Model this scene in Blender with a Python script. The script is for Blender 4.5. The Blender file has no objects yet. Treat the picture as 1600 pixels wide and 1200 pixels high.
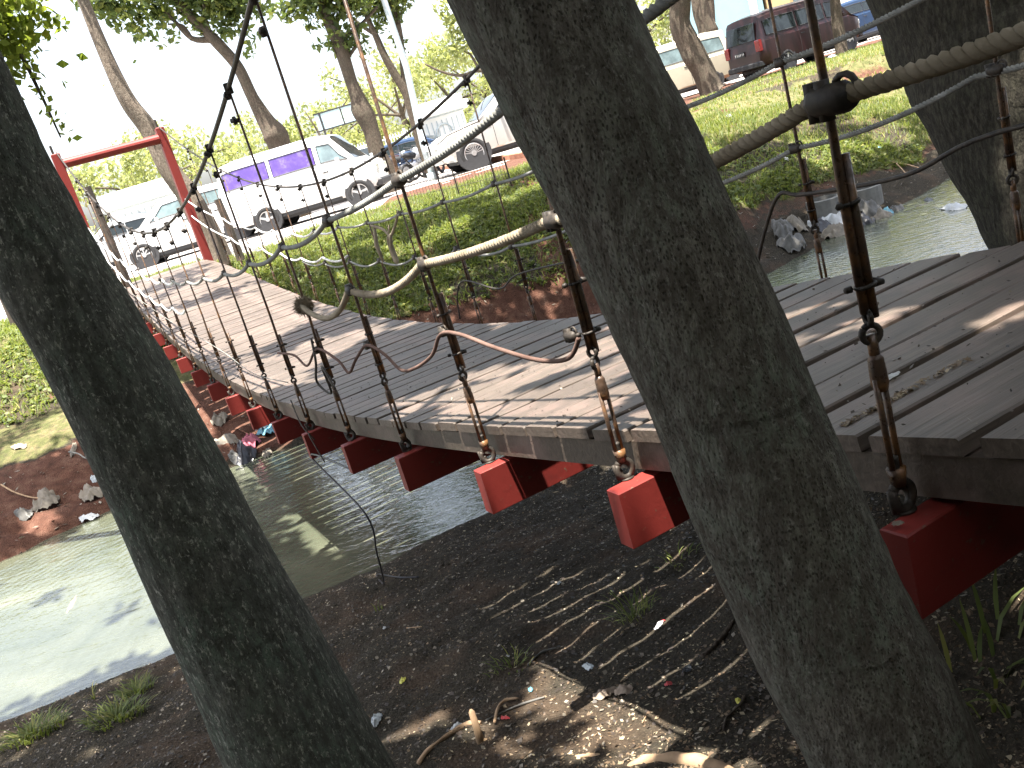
import bpy, math, random
import numpy as np
from mathutils import Vector, Matrix
rnd = random.Random(7)
SC = bpy.context.scene
COL = SC.collection
V = Vector

# ------------------------------------------------------------------ camera
F_PX, PITCH, ROLL = 1450.0, math.radians(15.0), math.radians(-16.6)
FW = V((0, math.cos(PITCH), -math.sin(PITCH)))
RT0 = V((1, 0, 0)); UP0 = RT0.cross(FW)
RT = RT0 * math.cos(ROLL) + UP0 * math.sin(ROLL)
UP = -RT0 * math.sin(ROLL) + UP0 * math.cos(ROLL)
cam_d = bpy.data.cameras.new('camera'); cam = bpy.data.objects.new('camera', cam_d); COL.objects.link(cam)
cam.matrix_world = Matrix(((RT.x, UP.x, -FW.x, 0), (RT.y, UP.y, -FW.y, 0), (RT.z, UP.z, -FW.z, 0), (0, 0, 0, 1)))
cam_d.sensor_width = 36; cam_d.lens = 36 * F_PX / 1600; cam_d.clip_end = 2000; cam_d.clip_start = 0.02
SC.camera = cam

# ------------------------------------------------------------------ bridge frame (s along the bridge, D across it)
AZ = math.radians(-24.3)
A = V((math.sin(AZ), math.cos(AZ), 0)); CR = V((math.cos(AZ), -math.sin(AZ), 0))
# ------------------------------------------------------------------ sun, sky, exposure
SUN = (-A * 0.15 - CR * 0.14 + V((0, 0, 1))).normalized()
sd = bpy.data.lights.new('sun', 'SUN'); sd.energy = 5.0; sd.angle = math.radians(0.5); sd.color = (1, 0.95, 0.87)
so = bpy.data.objects.new('sun', sd); COL.objects.link(so)
so.rotation_euler = SUN.to_track_quat('Z', 'Y').to_euler()
W = bpy.data.worlds.new('World'); SC.world = W; W.use_nodes = True
nt = W.node_tree; nt.nodes.clear()
sky = nt.nodes.new('ShaderNodeTexSky'); sky.sky_type = 'NISHITA'; sky.sun_disc = False
sky.sun_elevation = math.asin(SUN.z); sky.sun_rotation = math.atan2(SUN.x, SUN.y)
sky.dust_density = 4.0; sky.air_density = 1.0; sky.ozone_density = 1.2
bg = nt.nodes.new('ShaderNodeBackground'); bg.inputs[1].default_value = 0.12
wo = nt.nodes.new('ShaderNodeOutputWorld')
hs = nt.nodes.new('ShaderNodeHueSaturation'); hs.inputs['Saturation'].default_value = .55; nt.links.new(sky.outputs[0], hs.inputs['Color']); nt.links.new(hs.outputs[0], bg.inputs[0]); nt.links.new(bg.outputs[0], wo.inputs[0])
SC.view_settings.view_transform = 'Standard'; SC.view_settings.look = 'None'
SC.view_settings.exposure = 2.25; SC.view_settings.gamma = 1

# ------------------------------------------------------------------ helpers: places
def ray(px, py):
    return ((px - 800) / F_PX * RT - (py - 600) / F_PX * UP + FW)
def SD(s, D, z): return A * s + CR * D + V((0, 0, z))
def atD(px, py, D):
    d = ray(px, py); return d * (D / d.dot(CR))
def atR(px, py, dist):
    d = ray(px, py); return d * (dist / math.hypot(d.x, d.y))
def atZ(px, py, z):
    d = ray(px, py); return d * (z / d.z)

# numpy value noise
_R = np.random.RandomState(3); _L = _R.rand(256, 256)
def vnoise(x, y):
    x = np.asarray(x, float); y = np.asarray(y, float)
    xi = np.floor(x).astype(int); yi = np.floor(y).astype(int); fx = x - xi; fy = y - yi
    fx = fx * fx * (3 - 2 * fx); fy = fy * fy * (3 - 2 * fy)
    g = lambda i, j: _L[i % 256, j % 256]
    return (g(xi, yi) * (1 - fx) + g(xi + 1, yi) * fx) * (1 - fy) + (g(xi, yi + 1) * (1 - fx) + g(xi + 1, yi + 1) * fx) * fy
def fbm(x, y, o=4):
    t = 0; a = 0.5
    for k in range(o):
        t = t + a * vnoise(x * 2 ** k + 17.3 * k, y * 2 ** k + 5.1 * k); a *= 0.5
    return t / (1 - 0.5 ** o)

NX = [-30, -9.8, -3.8, -2.58, -1.72, -.98, -.25, .49, 1.23, 2.95, 7.4, 14, 30]
NY = [3.0, 4.5, 5.52, 5.77, 5.91, 6.26, 6.62, 7.12, 7.5, 7.9, 9.2, 12.5, 22]
FX = [-30, -9.8, -5.5, -4.54, -3.07, -2.45, 0, 3.56, 4.9, 8.34, 14, 30]
FY = [6.0, 7.85, 9.08, 9.8, 10.2, 10.3, 10.9, 11.8, 12.8, 14.85, 18.5, 28]
WATER = -2.7
def deckz(s): return np.interp(s, DS, DZ)
DP = np.polyfit([-1, .3, 1, 1.78, 2.13, 2.7, 3.5, 4.25, 5.4, 6.3, 7.9, 8.4, 9.6, 11.1, 12.57, 14, 15.5, 16.2],
                [-.36, -.55, -.64, -.75, -.795, -.875, -.985, -1.09, -1.2, -1.27, -1.315, -1.29, -1.22, -1.11, -.94, -.82, -.70, -.66], 5)
DS = np.linspace(-1.6, 16.4, 120); DZ = np.polyval(DP, DS)
def ground(x, y):
    x = np.asarray(x, float); y = np.asarray(y, float)
    wob = (fbm(x * 1.3 + 40, y * 0.2, 3) - .5) * .35
    u = np.interp(x, NX, NY) + wob - y
    v = y - np.interp(x, FX, FY) - wob * 1.2
    zn = np.interp(u, [-3, -.6, 0, .1, .6, 1.8, 3.5, 5, 7, 40], [-3.3, -3.0, -2.7, -2.62, -2.54, -2.38, -2.07, -1.80, -1.55, -1.3])
    zn = zn + np.clip((x - .5) / 1.2, 0, 1) * np.clip((u - 2) / 2.5, 0, 1) * .65
    zm = np.interp(v, [-3, -.6, 0, .12, .5, .85, 1.1, 2, 3.2, 5, 6.5, 400], [-3.3, -3.0, -2.7, -2.6, -2.45, -2.05, -1.92, -1.6, -1.2, -.86, -.78, -.78])
    zl = np.interp(v, [-3, -.6, 0, .12, .7, 1.5, 2.0, 2.9, 4.4, 6, 7.5, 400], [-3.3, -3.0, -2.7, -2.6, -2.45, -2.15, -1.95, -1.8, -1.3, -.9, -.78, -.78])
    zr = np.interp(v, [-3, -.6, 0, .2, 1.1, 1.45, 1.8, 2.6, 4, 5.5, 400], [-3.3, -3.0, -2.7, -2.6, -2.42, -2.2, -2.0, -1.7, -1.15, -.82, -.78])
    wl = np.clip((-x - 1.6) / 1.2, 0, 1); wr = np.clip((x - 1.6) / 1.2, 0, 1)
    zf = zl * wl + zr * wr + zm * (1 - wl - wr)
    z = np.where(v > -.8, np.maximum(zf, np.where(u > -.8, zn, -9)), zn)
    s = A.x * x + A.y * y; D = CR.x * x + CR.y * y
    # the banks are dug out under the bridge
    under = np.clip(1 - np.abs(D - 1.75) / 1.25, 0, 1); under = np.clip(under * 3, 0, 1)
    cap = np.interp(s, DS, DZ) - .42 + np.clip((s - 14.6) / 1.2, 0, 1) * .34
    z = np.where((s > 8.2) & (s < 18), z * (1 - under) + np.minimum(z, cap) * under, z)
    near = np.clip((14 - y) / 8, .15, 1)
    steep = np.clip(1 - np.abs(v - .6) / .8, 0, 1)
    red = np.clip((u + .1) * 3, 0, 1) * .5
    z = z + (fbm(x * 2.3, y * 2.3, 4) - .5) * .13 * near * np.clip(np.maximum(u, v) * 2.5, 0, 1)
    z = z + (fbm(x * 9, y * 9, 3) - .5) * .035 * near * np.clip(np.maximum(u, v) * 5, 0, 1)
    z = z + steep * (fbm(x * 3.1 + 9, y * 5, 4) - .5) * .42
    z = np.where(y > 19.5, -.78, z)
    return z
def gz(x, y): return float(ground(x, y))
def hit(px, py, tmin=0.6, tmax=60):
    d = ray(px, py); ts = np.concatenate([np.arange(tmin, 12, .02), np.arange(12, tmax, .1)])
    h = ground(ts * d.x, ts * d.y); b = np.nonzero(ts * d.z < h)[0]
    t = ts[b[0]] if len(b) else tmax
    p = d * float(t); p.z = gz(p.x, p.y); return p

# ------------------------------------------------------------------ helpers: meshes
class MB:
    def __init__(s): s.v = []; s.f = []; s.m = []
    def add(s, vs, fs, m=0):
        b = len(s.v); s.v += [tuple(v) for v in vs]; s.f += [tuple(i + b for i in f) for f in fs]; s.m += [m] * len(fs); return s
    def box(s, c, size, ax=None, m=0, bev=0.0):
        c = V(c); hx, hy, hz = [q / 2 for q in size]
        X, Y, Z = ax if ax else (V((1, 0, 0)), V((0, 1, 0)), V((0, 0, 1)))
        if bev <= 0:
            vs = [c + X * a * hx + Y * b * hy + Z * d * hz for d in (-1, 1) for a, b in ((-1, -1), (1, -1), (1, 1), (-1, 1))]
            return s.add(vs, [(3, 2, 1, 0), (4, 5, 6, 7), (0, 1, 5, 4), (1, 2, 6, 5), (2, 3, 7, 6), (3, 0, 4, 7)], m)
        vs = []
        for d, k in ((-hz, bev), (-hz + bev, 0), (hz - bev, 0), (hz, bev)):
            for a, b in ((-1, -1), (1, -1), (1, 1), (-1, 1)):
                vs.append(c + X * a * (hx - k) + Y * b * (hy - k) + Z * d)
        fs = [(3, 2, 1, 0), (12, 13, 14, 15)]
        for l in range(3):
            for i in range(4):
                j = (i + 1) % 4; fs.append((l * 4 + i, l * 4 + j, l * 4 + 4 + j, l * 4 + 4 + i))
        return s.add(vs, fs, m)
    def tube(s, pts, r, n=8, m=0, cap=True, noise=None):
        pts = [V(p) for p in pts]; N = len(pts)
        rr = r if hasattr(r, '__len__') else [r] * N
        t0 = (pts[1] - pts[0]).normalized(); ref = V((0, 0, 1)) if abs(t0.z) < .9 else V((1, 0, 0))
        u = t0.cross(ref).normalized(); vs = []
        for i in range(N):
            t = (pts[min(i + 1, N - 1)] - pts[max(i - 1, 0)])
            t = t.normalized() if t.length > 1e-9 else t0
            u = (u - t * u.dot(t)); u = u.normalized() if u.length > 1e-6 else t.orthogonal().normalized()
            w = t.cross(u)
            for k in range(n):
                a = 2 * math.pi * k / n; q = rr[i]
                if noise: q *= noise(i / (N - 1), a)
                vs.append(pts[i] + (u * math.cos(a) + w * math.sin(a)) * q)
        fs = [(i * n + k, i * n + (k + 1) % n, (i + 1) * n + (k + 1) % n, (i + 1) * n + k) for i in range(N - 1) for k in range(n)]
        if cap: fs += [tuple(range(n - 1, -1, -1)), tuple((N - 1) * n + k for k in range(n))]
        return s.add(vs, fs, m)
    def disc(s, c, ax, r, th, n=20, m=0):
        ax = V(ax).normalized(); c = V(c); return s.tube([c - ax * th / 2, c + ax * th / 2], r, n, m)
    def ring(s, c, ax, R, r, n=20, k=6, m=0, a0=0, a1=2 * math.pi, X=None):
        ax = V(ax).normalized(); u = X if X else ax.orthogonal().normalized(); w = ax.cross(u); c = V(c)
        pts = [c + (u * math.cos(a0 + (a1 - a0) * i / n) + w * math.sin(a0 + (a1 - a0) * i / n)) * R for i in range(n + 1)]
        return s.tube(pts, r, k, m)
    def mesh(s, name, mats, smooth=False):
        me = bpy.data.meshes.new(name); me.from_pydata(s.v, [], s.f); me.update()
        for mt in (mats if isinstance(mats, (list, tuple)) else [mats]): me.materials.append(mt)
        if any(s.m): me.polygons.foreach_set('material_index', s.m)
        if smooth: me.polygons.foreach_set('use_smooth', [True] * len(me.polygons))
        return me
def link(name, me, parent=None, loc=None):
    o = bpy.data.objects.new(name, me); COL.objects.link(o)
    if loc is not None: o.location = loc
    if parent: o.parent = parent
    return o
def tag(o, label=None, cat=None, group=None, kind=None):
    if label: o['label'] = label
    if cat: o['category'] = cat
    if group: o['group'] = group
    if kind: o['kind'] = kind
    return o
def empty(name, loc=(0, 0, 0), rz=0, **k):
    o = bpy.data.objects.new(name, None); COL.objects.link(o); o.location = loc; o.rotation_euler = (0, 0, rz)
    o.empty_display_size = .1
    return tag(o, **k)
def part(name, mb, mats, parent, smooth=False): return link(name, mb.mesh(name, mats, smooth), parent)
def npmesh(name, verts, faces, mats, smooth=False, matidx=None):
    me = bpy.data.meshes.new(name); verts = np.asarray(verts, np.float32); faces = np.asarray(faces, np.int32)
    k = faces.shape[1]
    me.vertices.add(len(verts)); me.vertices.foreach_set('co', verts.ravel())
    me.loops.add(faces.size); me.loops.foreach_set('vertex_index', faces.ravel())
    me.polygons.add(len(faces)); me.polygons.foreach_set('loop_start', np.arange(0, faces.size, k, dtype=np.int32))
    me.polygons.foreach_set('loop_total', np.full(len(faces), k, np.int32))
    for mt in (mats if isinstance(mats, (list, tuple)) else [mats]): me.materials.append(mt)
    if matidx is not None: me.polygons.foreach_set('material_index', np.asarray(matidx, np.int32))
    if smooth: me.polygons.foreach_set('use_smooth', np.ones(len(faces), bool))
    me.update(calc_edges=True); return me

# ------------------------------------------------------------------ helpers: materials
class N:
    def __init__(s, name):
        s.m = bpy.data.materials.new(name); s.m.use_nodes = True; s.t = s.m.node_tree; s.t.nodes.clear()
        s.out = s.t.nodes.new('ShaderNodeOutputMaterial')
    def n(s, ty, **k):
        x = s.t.nodes.new(ty)
        for a, b in k.items():
            if a.startswith('i_'):
                x.inputs[a[2:].replace('_', ' ')].default_value = b
            else: setattr(x, a, b)
        return x
    def l(s, a, b): s.t.links.new(a, b)
    def coords(s, kind='Object', scale=(1, 1, 1)):
        c = s.n('ShaderNodeTexCoord'); mp = s.n('ShaderNodeMapping'); mp.inputs['Scale'].default_value = scale
        s.l(c.outputs[kind], mp.inputs[0]); return mp.outputs[0]
    def noise(s, vec, scale, detail=5, rough=.6, dist=0):
        x = s.n('ShaderNodeTexNoise'); x.inputs['Scale'].default_value = scale; x.inputs['Detail'].default_value = detail
        x.inputs['Roughness'].default_value = rough; x.inputs['Distortion'].default_value = dist
        if vec is not None: s.l(vec, x.inputs['Vector'])
        return x.outputs['Fac']
    def vor(s, vec, scale, feat='F1', rnd_=1.0):
        x = s.n('ShaderNodeTexVoronoi'); x.feature = feat; x.inputs['Scale'].default_value = scale
        x.inputs['Randomness'].default_value = rnd_
        if vec is not None: s.l(vec, x.inputs['Vector'])
        return x.outputs['Distance']
    def ramp(s, fac, stops):
        r = s.n('ShaderNodeValToRGB'); e = r.color_ramp.elements
        while len(e) < len(stops): e.new(.5)
        for el, (p, c) in zip(e, stops):
            el.position = p; el.color = (*c, 1) if len(c) == 3 else c
        s.l(fac, r.inputs[0]); return r.outputs[0]
    def step(s, fac, a, b):
        r = s.n('ShaderNodeMapRange'); r.inputs[1].default_value = a; r.inputs[2].default_value = b; s.l(fac, r.inputs[0]); return r.outputs[0]
    def mix(s, fac, a, b, mode='MIX'):
        x = s.n('ShaderNodeMix'); x.data_type = 'RGBA'; x.blend_type = mode
        for i, q in ((0, fac), (6, a), (7, b)):
            if hasattr(q, 'links'): s.l(q, x.inputs[i])
            else: x.inputs[i].default_value = q if i == 0 else ((*q, 1) if len(q) == 3 else q)
        return x.outputs[2]
    def math(s, op, a, b=0.0):
        x = s.n('ShaderNodeMath'); x.operation = op
        for i, q in enumerate((a, b)):
            if hasattr(q, 'links'): s.l(q, x.inputs[i])
            else: x.inputs[i].default_value = q
        return x.outputs[0]
    def bump(s, h, strength=.5, dist=.01, prev=None):
        b = s.n('ShaderNodeBump'); b.inputs['Strength'].default_value = strength; b.inputs['Distance'].default_value = dist
        s.l(h, b.inputs['Height'])
        if prev: s.l(prev, b.inputs['Normal'])
        return b.outputs[0]
    def bsdf(s, col, rough=.8, metal=0, spec=.3, normal=None, coat=0, alpha=None, trans=0):
        p = s.n('ShaderNodeBsdfPrincipled')
        for nm, q in (('Base Color', col), ('Roughness', rough), ('Metallic', metal), ('Specular IOR Level', spec), ('Coat Weight', coat), ('Transmission Weight', trans)):
            if hasattr(q, 'links'): s.l(q, p.inputs[nm])
            else: p.inputs[nm].default_value = (*q, 1) if isinstance(q, tuple) else q
        if normal is not None: s.l(normal, p.inputs['Normal'])
        if alpha is not None: p.inputs['Alpha'].default_value = alpha
        s.l(p.outputs[0], s.out.inputs[0]); return p
MAT = {}
def simple(name, col, rough=.6, metal=0, spec=.4, var=.15, scale=20, bump=0, coat=0, dist=.003):
    if name in MAT: return MAT[name]
    n = N(name); vec = n.coords('Object'); f = n.noise(vec, scale)
    c = n.mix(n.step(f, .35, .65), tuple(q * (1 - var) for q in col), tuple(min(1, q * (1 + var)) for q in col))
    nb = n.bump(f, bump, dist) if bump else None
    n.bsdf(c, rough, metal, spec, nb, coat); MAT[name] = n.m; return n.m
def leafmat(name, c1, c2, trans=.45, c3=None):
    n = N(name); g = n.n('ShaderNodeNewGeometry'); r = g.outputs['Random Per Island']
    stops = [(0, c1), (.75, c2)]
    if c3: stops.append((1, c3))
    col = n.ramp(r, stops)
    p = n.n('ShaderNodeBsdfPrincipled'); n.l(col, p.inputs[0]); p.inputs['Roughness'].default_value = .55; p.inputs['Specular IOR Level'].default_value = .3
    t = n.n('ShaderNodeBsdfTranslucent'); n.l(n.mix(.5, col, (c2[0] * 2.2, c2[1] * 2.2, c2[2] * .9)), t.inputs[0])
    mx = n.n('ShaderNodeMixShader'); mx.inputs[0].default_value = trans; n.l(p.outputs[0], mx.inputs[1]); n.l(t.outputs[0], mx.inputs[2])
    n.l(mx.outputs[0], n.out.inputs[0]); MAT[name] = n.m; return n.m

# ground: bare soil, grass soil, red earth, pavement by surface type
n = N('ground_mix'); vec = n.coords('Object'); at = n.n('ShaderNodeVertexColor'); at.layer_name = 'kind'
sep = n.n('ShaderNodeSeparateColor'); n.l(at.outputs[0], sep.inputs[0])
f1 = n.noise(vec, 6, 8, .7); f2 = n.noise(vec, 45, 6, .75); f3 = n.vor(vec, 60); f4 = n.noise(vec, 1.6, 4); f5 = n.noise(vec, 160, 3)
soil = n.ramp(f2, [(.25, (.015, .013, .009)), (.5, (.033, .028, .020)), (.75, (.075, .062, .044))])
soil = n.mix(n.step(f5, .6, .72), soil, (.20, .15, .10))
soil = n.mix(n.math('MULTIPLY', n.step(f4, .52, .62), .5), soil, (.085, .055, .036))
grs = n.ramp(f1, [(.3, (.045, .055, .018)), (.5, (.10, .10, .04)), (.7, (.19, .14, .08))])
red = n.ramp(f1, [(.3, (.045, .023, .016)), (.5, (.095, .045, .030)), (.75, (.17, .10, .07))])
red = n.mix(n.step(f2, .5, .7), red, (.09, .04, .028))
road = n.ramp(f2, [(.3, (.30, .27, .25)), (.7, (.42, .39, .36))])
def sharp(ch, lo=.35, hi=.65):
    return n.step(n.math('ADD', ch, n.math('MULTIPLY', n.math('SUBTRACT', n.noise(vec, 14, 5), .5), .8)), lo, hi)
c = n.mix(sharp(sep.outputs[0]), soil, grs); c = n.mix(sharp(sep.outputs[1]), c, red); c = n.mix(sharp(sep.outputs[2]), c, road)
h = n.math('ADD', n.math('MULTIPLY', f2, .6), n.math('MULTIPLY', f3, .5))
n.bsdf(c, .95, 0, .15, n.bump(h, .9, .02, n.bump(f5, .6, .006))); MAT['ground'] = n.m

n = N('river_water'); vec = n.coords('Object')
silt = n.ramp(n.noise(vec, .9, 4, .55, .6), [(.3, (.052, .060, .040)), (.6, (.088, .094, .064)), (.8, (.14, .14, .095))])
mpv = n.coords('Object', (1, 2.6, 1)); w1 = n.noise(mpv, 3.2, 3, .5, .8); w2 = n.noise(mpv, 13, 3, .55, .5)
wv = n.n('ShaderNodeTexWave'); wv.wave_type = 'RINGS'; wv.rings_direction = 'Z'; wv.inputs['Scale'].default_value = 3.2; wv.inputs['Distortion'].default_value = 2.5
mp2 = n.n('ShaderNodeMapping'); mp2.inputs['Location'].default_value = (.35, -6.3, 0); tc = n.n('ShaderNodeTexCoord'); n.l(tc.outputs['Object'], mp2.inputs[0]); n.l(mp2.outputs[0], wv.inputs[0])
hh = n.math('ADD', n.math('ADD', w1, n.math('MULTIPLY', w2, .25)), n.math('MULTIPLY', wv.outputs[1], .10))
n.bsdf(silt, .015, 0, 1.0, n.bump(hh, .22, .035)); MAT['water'] = n.m

def bark(name, base, dark, light, pit=140, pitamt=.8, lich=.3, green=(.10, .13, .09)):
    n = N(name); vec = n.coords('Object', (1, 1, .38)); vec1 = n.coords('Object')
    big = n.noise(vec1, 5, 6, .65); mid = n.noise(vec, 55, 6, .7); fine = n.noise(vec1, 260, 3)
    c = n.mix(n.step(big, .38, .62), base, green); c = n.mix(n.step(mid, .42, .6), dark, c)
    c = n.mix(n.math('MULTIPLY', n.step(n.noise(vec1, 60, 4, .8), .6, .68), lich), c, light)
    v = n.vor(n.coords('Object', (1, 1, .55)), pit); ps = n.step(v, .36, .22)
    ps = n.math('MULTIPLY', ps, n.math('MULTIPLY', n.step(n.noise(vec1, 3.5, 3), .35, .55), pitamt))
    c = n.mix(ps, c, tuple(q * .35 for q in dark))
    c = n.mix(n.math('MULTIPLY', n.step(n.noise(vec, 120, 5, .8), .56, .64), lich), c, light); c = n.mix(n.math('MULTIPLY', n.step(n.noise(n.coords('Object', (1, 1, .2)), 30, 7, .8), .53, .60), .65), c, dark)
    # ring scars across the trunk
    wv = n.n('ShaderNodeTexWave'); wv.bands_direction = 'Z'; wv.inputs['Scale'].default_value = 1.55; wv.inputs['Distortion'].default_value = 4.5; wv.inputs['Detail'].default_value = 4; n.l(vec1, wv.inputs[0])
    rg = n.math('MULTIPLY', n.step(wv.outputs[1], .988, 1.0), n.step(n.noise(vec1, 5, 3), .50, .62))
    c = n.mix(n.math('MULTIPLY', rg, .35), c, tuple(q * .5 for q in dark))
    b = n.bump(n.noise(vec, 34, 6, .65), 1.0, .02); b = n.bump(fine, .35, .002, b); b = n.bump(n.math('SUBTRACT', 1.0, ps), .9, .004, b); b = n.bump(n.math('SUBTRACT', 1.0, rg), .6, .003, b)
    n.bsdf(c, .93, 0, .12, b); MAT[name] = n.m; return n.m
bark('bark_pitted', (.19, .17, .14), (.095, .083, .067), (.29, .275, .24), 240, .6, .5, (.15, .16, .125))
bark('bark_lichen', (.17, .16, .135), (.085, .085, .07), (.42, .41, .34), 260, .35, .95, (.14, .17, .13))
bark('bark_pale', (.26, .21, .165), (.15, .12, .095), (.36, .33, .29), 60, .2, .3, (.22, .19, .15))
bark('bark_dark', (.085, .075, .058), (.038, .034, .027), (.15, .135, .105), 120, .2, .25, (.075, .072, .052))
bark('bark_brown', (.135, .105, .08), (.06, .046, .036), (.22, .2, .16), 60, .3, .2, (.10, .09, .065))

def wood(name, c1, c2, c3):
    n = N(name); g = n.n('ShaderNodeObjectInfo'); vec = n.coords('Object', (1.2, 22, 22)); v2 = n.coords('Object')
    gr = n.noise(vec, 3, 6, .6, .4); bl = n.noise(v2, 4, 4); sp = n.noise(v2, 70, 3)
    c = n.ramp(gr, [(.3, c1), (.55, c2), (.75, c3)])
    c = n.mix(n.math('MULTIPLY', g.outputs['Random'], .75), c, tuple(q * .55 for q in c2))
    c = n.mix(n.math('MULTIPLY', n.step(bl, .5, .65), .5), c, (.17, .115, .095))
    c = n.mix(n.math('MULTIPLY', n.step(sp, .64, .7), .7), c, (.05, .036, .03))
    n.bsdf(c, .55, 0, .5, n.bump(gr, .5, .004)); MAT[name] = n.m
wood('plank_wood', (.055, .042, .032), (.11, .083, .064), (.165, .13, .105))
wood('old_timber', (.05, .038, .028), (.09, .068, .05), (.15, .115, .085))
n = N('red_paint'); vec = n.coords('Object'); a_ = n.noise(vec, 7, 6, .7); b_ = n.noise(vec, 60, 4)
c = n.mix(n.step(a_, .55, .75), (.19, .022, .017), (.12, .018, .015)); c = n.mix(n.step(b_, .64, .70), c, (.14, .075, .05)); c = n.mix(n.math('MULTIPLY', n.step(a_, .30, .22), .6), c, (.45, .16, .11))
n.bsdf(c, .55, 0, .4, n.bump(b_, .25, .002)); MAT['red'] = n.m
n = N('rusty_iron'); vec = n.coords('Object'); a_ = n.noise(vec, 14, 5, .7); b_ = n.noise(vec, 90, 4)
c = n.ramp(a_, [(.32, (.035, .028, .024)), (.5, (.085, .048, .028)), (.62, (.20, .095, .035)), (.8, (.06, .05, .04))])
n.bsdf(c, n.step(b_, .2, .9), .25, .5, n.bump(b_, .5, .002)); MAT['rust'] = n.m
n = N('dark_iron'); vec = n.coords('Object'); a_ = n.noise(vec, 30, 5, .7)
n.bsdf(n.ramp(a_, [(.35, (.022, .02, .018)), (.65, (.07, .055, .042))]), .6, .3, .4, n.bump(a_, .4, .002)); MAT['iron'] = n.m
def ropemat(name, c1, c2):
    n = N(name); vec = n.coords('Object'); a_ = n.noise(vec, 9, 4); b_ = n.noise(vec, 400, 3)
    n.bsdf(n.mix(n.step(a_, .35, .65), c1, c2), .95, 0, .1, n.bump(b_, .8, .002)); MAT[name] = n.m
ropemat('rope_tan', (.20, .165, .115), (.32, .27, .20)); ropemat('rope_grey', (.17, .17, .155), (.27, .27, .25)); ropemat('rope_white', (.55, .54, .5), (.7, .7, .68)); ropemat('hose', (.10, .06, .048), (.17, .11, .09))
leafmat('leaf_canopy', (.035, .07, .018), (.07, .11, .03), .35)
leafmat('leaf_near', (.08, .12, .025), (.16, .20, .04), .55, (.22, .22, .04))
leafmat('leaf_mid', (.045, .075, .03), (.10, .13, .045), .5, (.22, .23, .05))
leafmat('leaf_far', (.13, .16, .07), (.24, .26, .12), .5, (.36, .35, .18))  # paler leaves: veiling glare over the distance put into the colour
leafmat('grass_blade', (.055, .085, .022), (.14, .17, .05), .4, (.26, .24, .07))
leafmat('grass_dry', (.16, .13, .06), (.24, .21, .09), .3, (.30, .26, .14))
leafmat('litter', (.08, .05, .03), (.22, .16, .10), .05, (.42, .36, .24))
leafmat('seed', (.025, .02, .016), (.06, .045, .035), .05, (.30, .26, .2))
leafmat('wrack', (.09, .07, .05), (.2, .17, .13), .05, (.38, .35, .3))

# ------------------------------------------------------------------ the ground
def warp(lo, hi, c, n_, fine):
    t = np.linspace(-1, 1, n_); k = fine
    f = np.sinh(t * k) / math.sinh(k); return np.where(f < 0, c + f * (c - lo), c + f * (hi - c))
gx = warp(-90, 90, 0, 430, 5.6); gy = warp(-6, 140, 6.0, 580, 5.0)
X_, Y_ = np.meshgrid(gx, gy); Z_ = ground(X_, Y_)
nx, ny = len(gx), len(gy)
idx = np.arange(nx * ny).reshape(ny, nx)
fc = np.stack([idx[:-1, :-1], idx[:-1, 1:], idx[1:, 1:], idx[1:, :-1]], -1).reshape(-1, 4)
me = npmesh('ground', np.stack([X_, Y_, Z_], -1).reshape(-1, 3), fc, MAT['ground'], True)
def masks(x, y):
    v = y - np.interp(x, FX, FY); u = np.interp(x, NX, NY) - y
    nz = fbm(x * 1.1, y * 1.1, 4) - .5; nz2 = fbm(x * .5 + 7, y * .5, 3)
    edge = 17.6 + np.clip((x - 2) * 1.6, 0, 12) + nz * 3
    lim = np.where(x < -2.4, 2.1, np.where(x > 2.4, 1.3, 1.05))
    g = ((v > lim + nz * .9) & (y < edge)).astype(float)
    path = (x < -3.6) & (v > 1.9 + nz) & (v < 3.0 + nz)
    g = np.where(path, 0, g)
    bare = (fbm(x * .9 + 3, y * .9 + 9, 4) > .57)
    g = np.where(bare, g * .35, g)
    r = np.where((v > .0) & (v <= lim + nz * .9 + .1), 1.0, 0)
    r = np.where((v > .8) & (fbm(x * 1.7 + 5, y * 1.7, 3) > .66), .8, r)
    r = np.where((x > .8) & (x < 2.1) & (y > 12) & (y < 17), np.maximum(r, .8), r)
    r = np.where((y > edge) & (y < edge + 6) & (x > -1.5), .85, r)
    r = np.where(path, 0, r); g = np.where(path, .62, g)
    # darker mud foot on the right part of the far bank
    r = np.where((x > 1.8) & (v < 1.1), .12, r)
    r = np.where((x > 1.8) & (v < 4), r * .5, r); r = np.where((x < -2.4) & (v < 4), r * .78, r)
    rd = np.where(y > edge + np.where(x > -1.5, 4.5, 0) + nz, 1.0, 0)
    rd = np.where(path, .12, rd)
    return g, r, rd
mg, mr, mrd = masks(X_, Y_)
ca = me.color_attributes.new('kind', 'FLOAT_COLOR', 'POINT')
ca.data.foreach_set('color', np.stack([mg, mr, mrd, np.ones_like(mg)], -1).astype(np.float32).ravel())
gobj = link('ground', me); tag(gobj, kind='structure')
wm = MB(); wm.add([(-90, 0, WATER), (90, 0, WATER), (90, 60, WATER), (-90, 60, WATER)], [(0, 1, 2, 3)])
tag(link('river', wm.mesh('river', MAT['water'])), kind='structure')

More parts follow.
